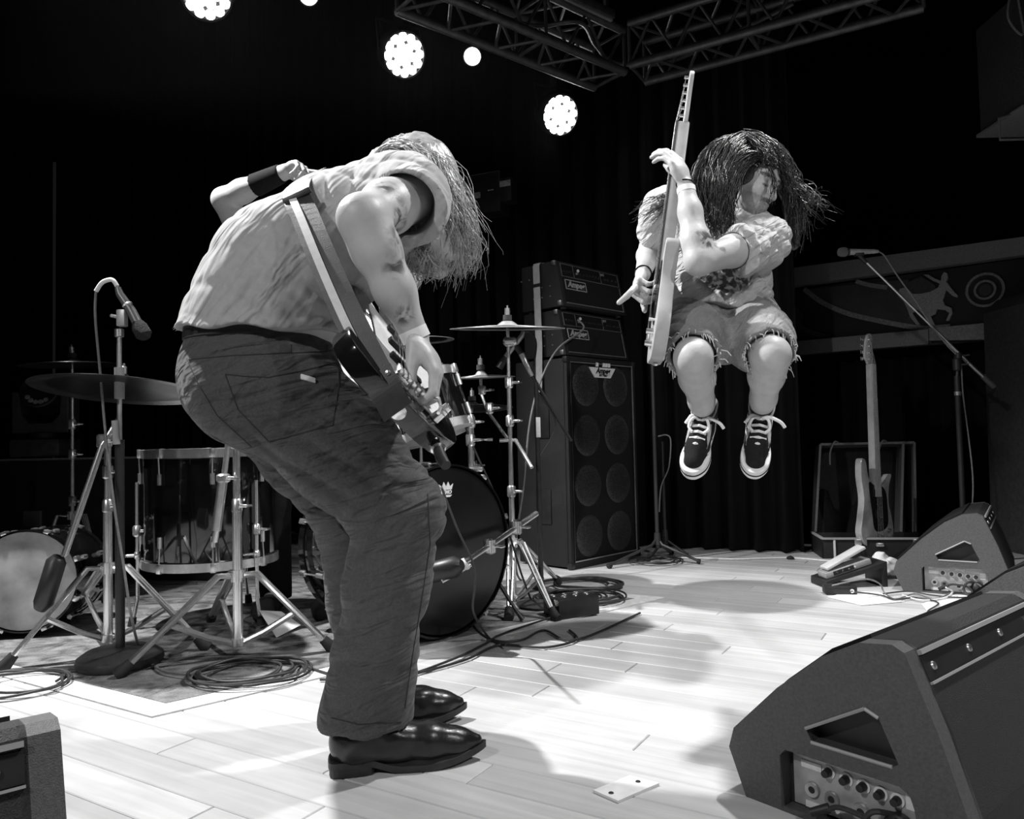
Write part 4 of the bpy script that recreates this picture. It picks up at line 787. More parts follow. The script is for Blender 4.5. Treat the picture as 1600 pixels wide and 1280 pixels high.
# bass guitar
def smooth_loop(pts, n=6):
    P = [Vector((*p, 0)) for p in pts]; out = []; N = len(P)
    for i in range(N):
        a, b, c, d = P[i - 1], P[i], P[(i + 1) % N], P[(i + 2) % N]
        for k in range(n):
            t = k / n; q = .5 * ((2 * b) + (-a + c) * t + (2 * a - 5 * b + 4 * c - d) * t * t + (-a + 3 * b - 3 * c + d) * t ** 3); out.append((q.x, q.y))
    return out
def stringed(name, label, cat, M4, outline, body_t, neck_w, neck_len, body_top, mats, nstr, head, pick=None, scale_len=.86, bridge_y=.09, tuners=None, extra=None):
    """local frame: x across the body, y up along the neck, z out of the face"""
    t = thing(name, label, cat); t.matrix_world = M4
    bm = MB().prism(smooth_loop(outline), -body_t / 2, body_t / 2, (0, 0, 0), (1, 0, 0), (0, 1, 0)); bm.build('body', mats['body'], t, bevel=.006)
    yT = body_top + neck_len; w0, w1 = neck_w
    MB().prism([(-w0 / 2, body_top - .06), (w0 / 2, body_top - .06), (w1 / 2, yT), (-w1 / 2, yT)], -body_t / 2 + .012, body_t / 2 + .006, (0, 0, 0), (1, 0, 0), (0, 1, 0)).build('neck', mats['neck'], t, bevel=.006)
    MB().prism([(-w0 / 2, body_top - .10), (w0 / 2, body_top - .10), (w1 / 2, yT), (-w1 / 2, yT)], body_t / 2 + .006, body_t / 2 + .012, (0, 0, 0), (1, 0, 0), (0, 1, 0)).build('fretboard', mats['board'], t, smooth=False)
    for k in range(1, 21):
        y = bridge_y + scale_len * (2 ** (-k / 12)); y = yT - (scale_len - scale_len * 2 ** (-k / 12))
        if y < body_top - .09: break
        ww = w0 + (w1 - w0) * (y - body_top) / max(neck_len, .01); MB().box((0, y, body_t / 2 + .0125), (ww, .002, .002)).build('fret', 'dull_chrome', t, smooth=False)
    if pick: MB().prism(smooth_loop(pick), body_t / 2, body_t / 2 + .003, (0, 0, 0), (1, 0, 0), (0, 1, 0)).build('pickguard', mats['pick'], t, smooth=False)
    hd = MB().prism(smooth_loop(head), -.004, .010, (0, 0, 0), (1, 0, 0), (0, 1, 0)).build('headstock', mats['neck'], t, bevel=.002)
    for (x, y, s_) in tuners:
        MB().cyl((x, y, .01), (x, y, .026), .006, .005, 10).build('tuning_post', 'chrome', hd); k = MB().tube([(x, y, 0), (x + s_ * .035, y, 0), (x + s_ * .05, y, 0)], .004, 8).build('tuning_key', 'chrome', hd); MB().box((x + s_ * .05, y, 0), (.02, .014, .006) if nstr == 6 else (.024, .022, .005), None, .002).build('key_button', 'chrome', k)
    for i in range(nstr):
        a = (i / (nstr - 1) - .5); tp = tuners[i]; MB().tube([(a * w0 * .86, bridge_y, body_t / 2 + .016), (a * w1 * .82, yT, body_t / 2 + .013), (tp[0], tp[1], .02)], .0009 if nstr == 6 else .0014, 5).build('string', 'chrome', t)
    MB().box((0, bridge_y, body_t / 2 + .007), (w0 * 1.2, .045, .014), None, .003).build('bridge', 'chrome', t)
    return t
BO = [(0, 0), (.12, .012), (.165, .09), (.15, .19), (.125, .27), (.135, .37), (.165, .44), (.14, .445), (.095, .40), (.05, .375), (0, .37), (-.05, .385), (-.085, .44), (-.105, .53), (-.145, .535), (-.155, .43), (-.135, .30), (-.155, .19), (-.175, .09), (-.12, .012)]
hdB = [(-.02, 1.10), (.02, 1.10), (.03, 1.13), (.028, 1.20), (.03, 1.27), (.01, 1.29), (-.02, 1.275), (-.045, 1.20), (-.05, 1.14), (-.03, 1.115)]
bpos = cz.matrix_world if False else None
pB = at(1368, 847, 4.62); bz = Matrix.Translation((pB.x, pB.y, .055)) @ Matrix.Rotation(math.radians(3), 4, 'Y') @ Matrix.Rotation(math.radians(33), 4, 'Z') @ Matrix.Rotation(math.radians(90 - 3), 4, 'X')
bass = stringed('bass_guitar', 'sunburst electric bass with dark pickguard standing upright in the open guitar case', 'bass guitar', bz, [(a * .97, b * .97) for a, b in BO], .042, (.058, .042), .70, .40, dict(body='wood_bass', neck='maple', board='maple', pick='black_gloss_head'), 4, hdB, pick=[(-.03, .10), (.09, .12), (.10, .24), (.085, .33), (.03, .37), (-.03, .37), (-.08, .38), (-.06, .22)], tuners=[(-.02, 1.13, -1), (-.02, 1.17, -1), (-.02, 1.21, -1), (-.015, 1.25, -1)], bridge_y=.06)
MB().box((0, .2, .028), (.07, .05, .014), None, .003).build('pickup', 'black_plastic', bass); MB().cyl((.1, .1, .02), (.1, .1, .038), .011, .010, 12).build('control_knob', 'chrome', bass); MB().cyl((.12, .06, .02), (.12, .06, .038), .011, .010, 12).build('control_knob', 'chrome', bass); MB().cyl((0, -.004, 0), (0, -.02, 0), .006, .008, 10).build('strap_button', 'chrome', bass)
# ================================================================ boom microphone stand on the right
dr = 4.32; rm = thing('microphone_stand', 'black boom microphone stand behind the far stage monitor, microphone pointing across the stage', 'microphone stand', Vector((at(1500, 700, dr).x, dr, 0))); o = Vector(rm.location)
tp = at(1497, 560, dr); MB().cyl(Vector((o.x, o.y, .1)), Vector((o.x, o.y, tp.z - .1)), .0145, .0145, 14).build('pole', 'black_metal', rm, off=o); MB().cyl(Vector((o.x, o.y, tp.z - .12)), tp, .009, .009, 12).build('inner_pole', 'black_metal', rm, off=o); MB().cyl(Vector((o.x, o.y, at(1500, 612, dr).z)), Vector((o.x, o.y, at(1500, 618, dr).z)), .018, .018, 14).build('clutch_ring', 'chrome', rm, off=o); clamp(rm, o, at(1495, 570, dr), 'black_metal', r=.022, h=.07)
MB().tube([at(1352, 408, dr - .1), at(1512, 565, dr)], .0075, 10).build('boom_arm', 'dull_chrome', rm, off=o); MB().tube([at(1475, 532, dr - .01), at(1540, 592, dr + .02)], .0105, 10).build('boom_sleeve', 'dull_chrome', rm, off=o); MB().tube([at(1536, 588, dr + .02), at(1553, 604, dr + .03)], .016, 12).build('boom_grip', mat('grip', .07, .6), rm, off=o); clamp(rm, o, at(1497, 556, dr), 'black_metal', r=.02, h=.04)
for q in (.5, 2.6, 4.7):
    d = Vector((math.cos(q), math.sin(q), 0)); lg = MB().tube([o + Vector((0, 0, .13)), o + d * .17 + Vector((0, 0, .02))], .008, 8).build('leg', 'black_metal', rm, off=o); MB().tube([o + d * .16 + Vector((0, 0, .022)), o + d * .185 + Vector((0, 0, .015))], .014, 8).build('rubber_foot', 'rubber', lg, off=o)
mb = MB().tube([at(1372, 393, dr - .1), at(1366, 393, dr - .1), at(1326, 394, dr - .1)], [.009, .0125, .0185], 16).build('microphone_body', 'panel_steel', rm, off=o); MB().lathe([(.018, -.02), (.0255, -.012), (.026, .012), (.021, .026), (.008, .033), (.0005, .034)], at(1318, 394, dr - .1), (at(1310, 394, dr - .1) - at(1330, 394, dr - .1)), 24).build('microphone_grille', mat('mic_mesh', .3, .45, .8, bump=(700, .9)), mb, off=o); MB().cyl(at(1323, 394, dr - .1), at(1326, 394, dr - .1), .0215, .0215, 18).build('band', 'black_plastic', mb, off=o); MB().box(at(1342, 398, dr - .1), (.05, .03, .02), None, .005).build('clip', 'black_plastic', rm, off=o); MB().cyl(at(1342, 399, dr - .1), at(1354, 411, dr - .1), .012, .010, 12).build('clip_swivel', 'black_plastic', rm, off=o)
MB().tube(bez([at(1372, 393, dr - .1), at(1382, 400, dr - .1), at(1400, 428, dr - .1), at(1430, 470, dr - .08), at(1455, 508, dr - .05), at(1480, 540, dr - .02), at(1500, 565, dr), at(1505, 620, dr), at(1520, 745, dr), at(1515, 815, dr), at(1500, 880, dr - .05)], 6), .0042, 8).build('lead', 'cable_grey', rm, off=o)
# mic stands beside the amplifier stack
def tri_stand(label, px, ptop, d, feet, r=.012, m='black_metal'):
    c = at(px, 870, d); t = thing('microphone_stand', label, 'microphone stand', (c.x, d, 0)); o = Vector(t.location); top = at(px - 12, ptop, d)
    MB().cyl(Vector((c.x, d, .08)), Vector((c.x, d, top.z)), r, r * .8, 12).build('pole', m, t, off=o)
    for f in feet:
        f = G(*f); h = (f - o); lg = MB().tube([o + Vector((0, 0, .14)), o + h * .12 + Vector((0, 0, .10)), f + Vector((0, 0, .016))], .0085, 8).build('leg', m, t, off=o); MB().tube([o.lerp(f, .94) + Vector((0, 0, .018)), f + Vector((0, 0, .015))], .0145, 10).build('rubber_foot', 'rubber', lg, off=o)
    MB().cyl(o + Vector((0, 0, .1)), o + Vector((0, 0, .17)), .022, .018, 12).build('leg_hub', m, t, off=o); return t, o
tA, oA = tri_stand('black tripod microphone stand beside the speaker cabinet, feet spread on the boards', 1028, 480, 4.62, [(950, 889), (1094, 882), (1050, 868)], m=mat('stand_satin', .055, .35, .3))
tB, oB = tri_stand('shorter black stand with a hooked cable beside the speaker cabinet', 1040, 690, 4.78, [(1012, 880), (1075, 872), (1045, 864)])
MB().tube(bez([at(1028, 682, 4.76), at(1042, 680, 4.76), at(1048, 690, 4.75), at(1045, 730, 4.75), at(1033, 760, 4.76), at(1030, 800, 4.76)], 6), .0045, 8).build('lead', 'cable_grey', tB, off=oB)
# ================================================================ pedals, paper, plates
pbA, pbB = G(1288, 918), G(1400, 902)
pd = thing('pedalboard', 'slanted black pedalboard on the boards beside the far stage monitor', 'pedalboard', G(1296, 922), math.radians(4)); o = Vector(pd.location)
MB().prism([(0, .02), (0, .035), (.30, .12), (.30, 0), (.28, 0), (.28, .09)], 0, .17, (0, .19, 0), (1, 0, 0), (0, 0, 1)).build('deck', 'black_plastic', pd, smooth=False); MB().box((.29, .105, .05), (.03, .16, .1), None, .006).build('rear_leg', 'black_metal', pd); MB().box((.01, .105, .014), (.03, .16, .026), None, .006).build('front_leg', 'rubber', pd)
for k in range(3): MB().box((.12 + .05 * k, .12, .05 + .015 * k), (.03, .05, .02), None, .004).build('patch_box', 'black_metal', pd)
wp = thing('wah_pedal', 'pale metal rocker pedal lying on the slanted pedalboard', 'effect pedal', o + Vector((.015, .05, .040)), math.radians(4)); wp.scale = (.88, .88, .88); R_ = Matrix.Rotation(math.radians(-16), 3, 'Y')
MB().box(R_ @ Vector((.13, .05, .018)), (.27, .10, .032), R_, .006).build('base', 'panel_steel', wp); R2 = Matrix.Rotation(math.radians(-27), 3, 'Y'); MB().box(R2 @ Vector((.15, .05, .045)), (.25, .085, .016), R2, .005).build('treadle', 'wood_light', wp); MB().box(R_ @ Vector((.1, -.002, .02)), (.12, .004, .022), R_).build('side_recess', 'black_plastic', wp)
for k in range(4): MB().cyl(R_ @ Vector((.06 + .035 * k, -.004, .02)), R_ @ Vector((.06 + .035 * k, .0, .02)), .006, .006, 10).build('screw', 'chrome', wp)
def crumple(lo, hi, c, seed, name, label, m, cat):
    f = lambda P: el(c, (.075, .05, .06))(P) + .012 * snoise(P, 45, seed, 3)
    o = sdf_obj(name, f, lo, hi, .006, m, None, c); o.location = c; return tag(o, label, cat)
cb = at(1382, 884, 3.95); crumple(tuple(cb - Vector((.12, .1, .1))), tuple(cb + Vector((.12, .1, .1))), cb, 4, 'cloth_bundle', 'crumpled white cloth lying on the raised end of the pedalboard', mat('white_cloth', .75, .8, noise=(20, .1)), 'cloth')
bx1 = thing('wireless_pack', 'small black box with a jack socket in front of the pedalboard', 'box', G(1312, 928), math.radians(-8)); MB().box((0, 0, .022), (.14, .07, .04), None, .008).build('case', 'black_plastic', bx1); MB().lathe([(.004, 0), (.009, .003), (.010, 0)], (.045, -.036, .02), (0, -1, 0), 14).build('socket', 'chrome', bx1); MB().box((.02, .0, .045), (.05, .03, .008), None, .003).build('switch', 'black_metal', bx1)
def sheet(label, pts, z=.002):
    P = [G(*p) for p in pts]; r0 = P[0]; n = len(P); vs = [(p.x - r0.x, p.y - r0.y, 0) for p in P] + [(p.x - r0.x, p.y - r0.y, .0012) for p in P]
    o = MB().add(vs, [tuple(range(n - 1, -1, -1)), tuple(range(n, 2 * n))] + [(i, (i + 1) % n, n + (i + 1) % n, n + i) for i in range(n)]).build('paper_sheet', 'paper', smooth=False); o.location = (r0.x, r0.y, z); return tag(o, label, 'paper', 'paper sheets by the pedals')
sheet('white paper sheet in front of the small black box', [(1293, 934), (1346, 947), (1414, 941), (1372, 926), (1330, 925)]); sheet('white paper sheet under the loose cables by the far stage monitor', [(1450, 958), (1540, 952), (1556, 932), (1480, 930), (1440, 945)])
for k, (lab, pts, mm) in enumerate((('thin black cable tangled on the paper sheets', [G(1335, 925, .02), G(1375, 930, .01), G(1400, 937, .01), G(1430, 934, .01), G(1466, 942, .01), G(1450, 955, .01), G(1458, 962, .01), G(1500, 960, .01), G(1530, 955, .01)], 'cable'), ('black cable looped beside the far stage monitor', [G(1380, 928, .01), G(1420, 924, .015), G(1455, 930, .01), G(1500, 934, .01), G(1540, 930, .01), G(1570, 928, .01)], 'cable'), ('grey cable draped over the pedalboard edge', [G(1300, 915, .05), G(1350, 905, .09), G(1374, 912, .06), G(1382, 926, .02), G(1400, 936, .01), G(1430, 928, .01), G(1460, 936, .01), G(1490, 925, .012)], 'cable_grey'), ('pale cable leaving the connector plate of the far stage monitor', [G(1478, 918, .05), G(1488, 925, .02), G(1476, 934, .01), G(1440, 938, .01), G(1410, 930, .01)], 'cable_white'))): cable('loose_cable', lab, pts, .0035, mm)
fp = [G(927, 1239), G(984, 1216), G(1030, 1228), G(966, 1256)]; t = thing('floor_pocket_plate', 'white metal floor pocket plate with two screws', 'floor plate', fp[0])
vs = [(p.x - fp[0].x, p.y - fp[0].y, z) for z in (.0005, .006) for p in fp]; MB().add(vs, [(3, 2, 1, 0), (4, 5, 6, 7)] + [(i, (i + 1) % 4, 4 + (i + 1) % 4, 4 + i) for i in range(4)]).build('plate', mat('plate_white', .7, .5, noise=(30, .1)), t, smooth=False)
for q in ((955, 1244), (997, 1226)):
    p = G(*q) - fp[0]; MB().lathe([(.006, .006), (.005, .0075), (.0005, .008)], (p.x, p.y, 0), (0, 0, 1), 10).build('screw', 'black_metal', t)
o = MB().tube(bez([G(1060, 872, .006), G(1090, 872, .006), G(1150, 874, .006), G(1230, 872, .006), G(1300, 877, .006), G(1330, 878, .006)], 8), .006, 8).build('power_cord', 'cable_white', off=G(1060, 872)); o.location = G(1060, 872); tag(o, 'white power cord lying along the foot of the back curtain', 'cable')
# ---- cables on the floor
def coil(label, px, py, turns, rx, seed, r=.0042, grp=None, ext=None, m='cable'):
    c = G(px, py); q = random.Random(seed); pts = []; n = turns * 14
    for i in range(n):
        a = 2 * PI * i / 14; k = .8 + .2 * math.sin(i * .37 + seed) + .1 * math.sin(i * .11); pts.append(c + Vector((math.cos(a) * rx * k + .012 * math.sin(i * .2), math.sin(a) * rx * .8 * k, .012 + .004 * (i // 14) + .003 * math.sin(i * 1.7))))
    if ext: pts += [G(*e, .010) for e in ext]
    return cable('cable_coil', label, pts, r, m, seg=3)
coil('coil of black cable on the rug beside the heavy chrome stand', 385, 1058, 6, .19, 2, ext=[(470, 1040), (510, 1052), (560, 1060)]); coil('loose coil of black cable on the boards beside the rug edge', 28, 1072, 3, .20, 5, ext=[(100, 1052), (150, 1048)]); coil('tangled coil of cables beside the stage box on the rug', 900, 940, 6, .21, 8, ext=[(800, 985), (760, 1005), (720, 1025), (640, 1055), (560, 1075)])
coil('thick black cable coil behind the small stage box', 905, 917, 3, .24, 11, .007); coil('small cable loops at the foot of the tripod stand by the cabinet', 1030, 880, 3, .16, 13)
cable('floor_cable', 'black cable running from the rug edge along the boards', [G(1000, 958, .008), G(900, 1000, .008), G(850, 985, .008), G(815, 1000, .008), G(770, 1000, .008), G(740, 975, .01), G(738, 930, .02)], .0045); cable('floor_cable', 'black cable crossing the boards behind the boots', [G(890, 985, .008), G(900, 1000, .008), G(850, 1012, .008), G(780, 1008, .008), G(730, 1030, .008), G(660, 1050, .008), G(600, 1060, .008), G(500, 1062, .008)], .0045)
sb = thing('stage_box', 'small black stage box among the tangled cables', 'stage box', G(893, 962), math.radians(28)); MB().box((0, 0, .045), (.2, .13, .08), None, .008).build('case', 'black_metal', sb)
for k in range(6): MB().lathe([(.009, 0), (.013, .003), (.014, 0)], (-.07 + .028 * k, -.01 if k % 2 else .03, .085), (0, 0, 1), 14).build('socket', 'dull_chrome', sb)
ch = tag(MB().lathe([(.02, 0), (.024, .008), (.012, .018), (.001, .022)], (0, 0, 0), (0, 0, 1), 9).build('tape_scrap', 'rubber'), 'small dark scrap lying on the boards near the guitar case', 'scrap'); ch.location = G(1235, 874)
fl_ = MB(); a = [G(405, 990), G(432, 1000), G(470, 985), G(440, 975)]; fl_.add([tuple(p + Vector((0, 0, z))) for p, z in zip(a, (.09, .008, .02, .05))] + [tuple(p + Vector((0, 0, z + .0015))) for p, z in zip(a, (.09, .008, .02, .05))], [(3, 2, 1, 0), (4, 5, 6, 7)] + [(i, (i + 1) % 4, 4 + (i + 1) % 4, 4 + i) for i in range(4)]); o = fl_.build('paper_sheet', 'paper', smooth=False, off=a[1]); o.location = a[1]; tag(o, 'curled white paper sheet on the rug behind the heavy chrome stand', 'paper', 'paper sheets by the drums')
# ================================================================ people
def body_mat(name, base, attr_cols, rough=.5, sss=0.0, noise=(30, .08), bump=None, sheen=0.0, aniso=(), spec=.4):
    m = bpy.data.materials.new(name); m.use_nodes = True; nt = m.node_tree; b = nt.nodes['Principled BSDF']; N = nt.nodes.new; L = nt.links.new
    tc = N('ShaderNodeTexCoord'); n = N('ShaderNodeTexNoise'); n.inputs['Scale'].default_value = noise[0]; n.inputs['Detail'].default_value = 5; L(tc.outputs['Object'], n.inputs['Vector'])
    r = N('ShaderNodeMapRange'); r.inputs[1].default_value = .3; r.inputs[2].default_value = .7; r.inputs[3].default_value = base * (1 - noise[1]); r.inputs[4].default_value = base * (1 + noise[1]); L(n.outputs['Fac'], r.inputs[0]); val = r.outputs[0]
    for an, (col, sc, lo, hi) in attr_cols.items():
        a = N('ShaderNodeAttribute'); a.attribute_name = an; v = N('ShaderNodeTexNoise'); v.inputs['Scale'].default_value = sc; v.inputs['Detail'].default_value = 3; v.inputs['Distortion'].default_value = 1.2; L(tc.outputs['Object'], v.inputs['Vector'])
        k = N('ShaderNodeMapRange'); k.inputs[1].default_value = lo; k.inputs[2].default_value = hi; L(v.outputs['Fac'], k.inputs[0]); mu = N('ShaderNodeMath'); mu.operation = 'MULTIPLY'; L(a.outputs['Fac'], mu.inputs[0]); L(k.outputs[0], mu.inputs[1])
        mx = N('ShaderNodeMix'); mx.data_type = 'FLOAT'; L(mu.outputs[0], mx.inputs[0]); L(val, mx.inputs[2]); mx.inputs[3].default_value = col; val = mx.outputs[0]
    c = N('ShaderNodeCombineColor'); [L(val, c.inputs[i]) for i in range(3)]; L(c.outputs[0], b.inputs['Base Color'])
    b.inputs['Roughness'].default_value = rough; b.inputs['Specular IOR Level'].default_value = spec
    if sss: b.inputs['Subsurface Weight'].default_value = sss; b.inputs['Subsurface Radius'].default_value = (.006, .006, .006); b.inputs['Subsurface Scale'].default_value = 1
    if sheen: b.inputs['Sheen Weight'].default_value = sheen
    if bump:
        prev = None
        for rot, scl, st, dist in aniso:      # stretched soft creases in the cloth
            mp = N('ShaderNodeMapping'); mp.inputs['Rotation'].default_value = rot; L(tc.outputs['Object'], mp.inputs[0]); m2_ = N('ShaderNodeMapping'); m2_.inputs['Scale'].default_value = scl; L(mp.outputs[0], m2_.inputs[0])
            n2 = N('ShaderNodeTexNoise'); n2.inputs['Scale'].default_value = 1; n2.inputs['Detail'].default_value = 2; n2.inputs['Distortion'].default_value = .7; L(m2_.outputs[0], n2.inputs['Vector']); bp_ = N('ShaderNodeBump'); bp_.inputs['Strength'].default_value = st; bp_.inputs['Distance'].default_value = dist; L(n2.outputs['Fac'], bp_.inputs['Height'])
            if prev: L(prev.outputs[0], bp_.inputs['Normal'])
            prev = bp_
        for sc, st, dist in bump:
            n2 = N('ShaderNodeTexNoise'); n2.inputs['Scale'].default_value = sc; n2.inputs['Detail'].default_value = 3; L(tc.outputs['Object'], n2.inputs['Vector']); bp_ = N('ShaderNodeBump'); bp_.inputs['Strength'].default_value = st; bp_.inputs['Distance'].default_value = dist; L(n2.outputs['Fac'], bp_.inputs['Height'])
            if prev: L(prev.outputs[0], bp_.inputs['Normal'])
            prev = bp_
        L(prev.outputs[0], b.inputs['Normal'])
    M[name] = m; return m
body_mat('skin', .46, {'ink': (.09, 26, .42, .56), 'dark': (.07, 160, .15, .5)}, .48, 0, (25, .07), [(90, .15, .004)])
body_mat('tee_grey', .36, {'ink': (.05, 40, .4, .5)}, .85, 0, (60, .06), [(400, .2, .002)], .15, aniso=[((0, .9, 0), (4, 6, 17), .75, .035), ((0, -.5, 0), (22, 8, 5), .4, .02)])
body_mat('tee_white', .5, {'ink': (.06, 38, .38, .52)}, .85, 0, (60, .05), [(400, .2, .002)], .1, aniso=[((0, .5, .3), (7, 9, 34), .9, .025), ((0, -.7, 0), (36, 10, 8), .6, .02)])
body_mat('denim_dark', .05, {'seam': (.03, 300, .2, .5), 'fade': (.095, 120, .2, .8)}, .85, 0, (220, .28), [(500, .35, .002)], .12, aniso=[((0, .25, 0), (6, 7, 30), .9, .03), ((0, -.6, 0), (22, 8, 8), .5, .02)])
body_mat('denim_light', .20, {'seam': (.08, 300, .2, .5), 'fade': (.34, 120, .2, .8)}, .85, 0, (220, .25), [(500, .35, .002)], .1, aniso=[((0, -.6, .3), (30, 8, 9), .8, .02)])
body_mat('boot_leather', .013, {'dark': (.008, 60, .2, .6)}, .3, 0, (20, .3), [(35, .14, .012)], spec=.5)
body_mat('hair_fair', .34, {}, .34, 0, (35, .4), [(120, .4, .006)], spec=.7); body_mat('hair_dark', .014, {}, .32, 0, (35, .5), [(120, .4, .006)], spec=.8)
mat('black_cloth', .009, .9, 0, .2, noise=(80, .3)); mat('white_rubber', .78, .5, noise=(40, .06)); mat('canvas_black', .012, .9, 0, .3, noise=(120, .3)); mat('lace', .8, .8, noise=(80, .06)); mat('suede_grey', .42, .9, noise=(60, .15)); mat('sock', .05, .95, 0, .1, noise=(140, .3), bump=(300, .4)); mat('belt_leather', .02, .45, noise=(40, .4)); mat('wristband', .82, .45, noise=(50, .03)); mat('eyebrow', .02, .8)
def folds(P, d, sc, seed, keep=.18, oct=2):
    d = A3(Vector(d).normalized()); Q = P - (1 - keep) * (P @ d)[:, None] * d; return snoise(Q, sc, seed, oct)
def creases(P, across, lam, seed, warp=2.2, wsc=9.0):
    ac = A3(Vector(across).normalized()); ph = (P @ ac) * (2 * PI / lam) + warp * snoise(P, wsc, seed, 2); amp = np.clip(.7 + .6 * snoise(P, wsc * 1.3, seed + 50, 2), 0, 1.3)
    return (np.exp(-(np.sin(ph * .5) / .42) ** 2) * 1.3 - .45) * amp
def near(P, pts, r):
    """soft mask around a polyline (1 inside, 0 outside)"""
    d = chain([(p, 0.0) for p in pts], 0)(P) if len(pts) > 1 else np.sqrt(((P - A3(pts[0])) ** 2).sum(1)); return np.clip((r - d) / (r * .35), 0, 1)
def rot_to(d, n, a): return d * math.cos(a) + n * math.sin(a)
def hand(w, d, n, side=1, curl=None, thumb=(.7, .5, .35), sc=1.0, spread=.05):
    """w wrist, d wrist->knuckles, n palm normal (fingers curl towards it); the thumb is on +l"""
    d = Vector(d).normalized(); n = Vector(n); n = (n - d * n.dot(d)).normalized(); l = n.cross(d) * side; S_ = sc; out = []; tips = []
    out.append(rc(w - d * .01, w + d * .05 * S_, .026 * S_, .036 * S_, (n, .55))); out.append(rc(w + d * .035 * S_ + l * .016, w + d * .082 * S_ + l * .022, .019 * S_, .0145 * S_, (n, .8))); out.append(rc(w + d * .035 * S_ - l * .016, w + d * .074 * S_ - l * .026, .019 * S_, .0135 * S_, (n, .8))); out.append(rc(w + d * .05 * S_ + l * .02, w + d * .05 * S_ - l * .02, .018 * S_, .016 * S_, (n, .85)))
    palm = U(out, .012); fs = [palm]; curl = curl or [(.5, .7, .4)] * 4; L0 = ((.044, .026, .021), (.048, .029, .022), (.045, .027, .021), (.035, .021, .019))
    for i in range(4):
        p = w + d * (.088, .091, .086, .076)[i] * S_ + l * (.0275 - .0185 * i) * S_; a = 0; dd = (d + l * spread * (1.5 - i)).normalized(); rr = (.0098, .0102, .0096, .0084)[i] * S_; pts = [(p - dd * .02, rr * 1.15)]
        pts.append((p, rr * 1.05))
        for j in range(3):
            a += curl[i][j]; p = p + rot_to(dd, n, a) * L0[i][j] * S_; pts.append((p, rr * (1 - .07 * (j + 1))))
        fs.append(chain(pts, .003)); tips.append(p)
    tb = w + d * .022 * S_ + l * .024 * S_ + n * .008; td = (d * thumb[0] + l * thumb[1] + n * thumb[2]).normalized(); t1 = tb + td * .042 * S_; t2d = (td + d * .35 + n * .2).normalized(); t2 = t1 + t2d * .033 * S_; t3 = t2 + (t2d + d * .3).normalized() * .024 * S_
    fs.append(chain([(tb, .0175 * S_), (t1, .0125 * S_), (t2, .0115 * S_), (t3, .0092 * S_)], .006)); tips += [t3, t1]
    h = fs[0]
    f = U([h, U(fs[1:], .0025)], .007); return f, tips
def head_sdf(C, f, u):
    f = Vector(f).normalized(); u = Vector(u); u = (u - f * u.dot(f)).normalized(); r = f.cross(u); R = np.array([tuple(r), tuple(f), tuple(u)]).T
    Lp = lambda x, y, z: C + r * x + f * y + u * z
    E = lambda x, y, z, a, b, c: el(Lp(x, y, z), (a, b, c), R)
    fs = U([E(0, -.008, .03, .076, .096, .092), E(0, .03, -.03, .062, .062, .07), E(0, .042, -.072, .046, .046, .04)], .03)
    fs = U([fs, rc(Lp(-.032, .080, .036), Lp(.032, .080, .036), .013, .013), E(.037, .066, -.018, .026, .022, .022), E(-.037, .066, -.018, .026, .022, .022), E(0, .076, -.098, .021, .018, .016), E(0, .078, -.058, .032, .02, .022)], .02)
    for s_ in (-1, 1): fs = SUB(fs, E(s_ * .033, .100, .014, .019, .016, .013), .012)
    fs = U([fs] + [E(s_ * .0325, .077, .013, .0145, .0125, .0115) for s_ in (-1, 1)], .003)
    fs = U([fs, rc(Lp(0, .090, .022), Lp(0, .112, -.022), .0085, .0135), E(.011, .100, -.027, .0095, .011, .008), E(-.011, .100, -.027, .0095, .011, .008)], .009)
    lips = U([E(0, .097, -.0515, .021, .011, .0065), E(0, .0965, -.064, .0185, .011, .0075)], .002); fs = U([fs, lips], .006); fs = SUB(fs, rc(Lp(-.012, .108, -.0578), Lp(.012, .108, -.0578), .0028, .0028), .003)
    for s_ in (-1, 1): fs = U([fs, SUB(E(s_ * .078, -.008, -.002, .010, .02, .032), E(s_ * .088, -.004, 0, .008, .011, .02), .004)], .006)
    return fs, Lp, (r, f, u)
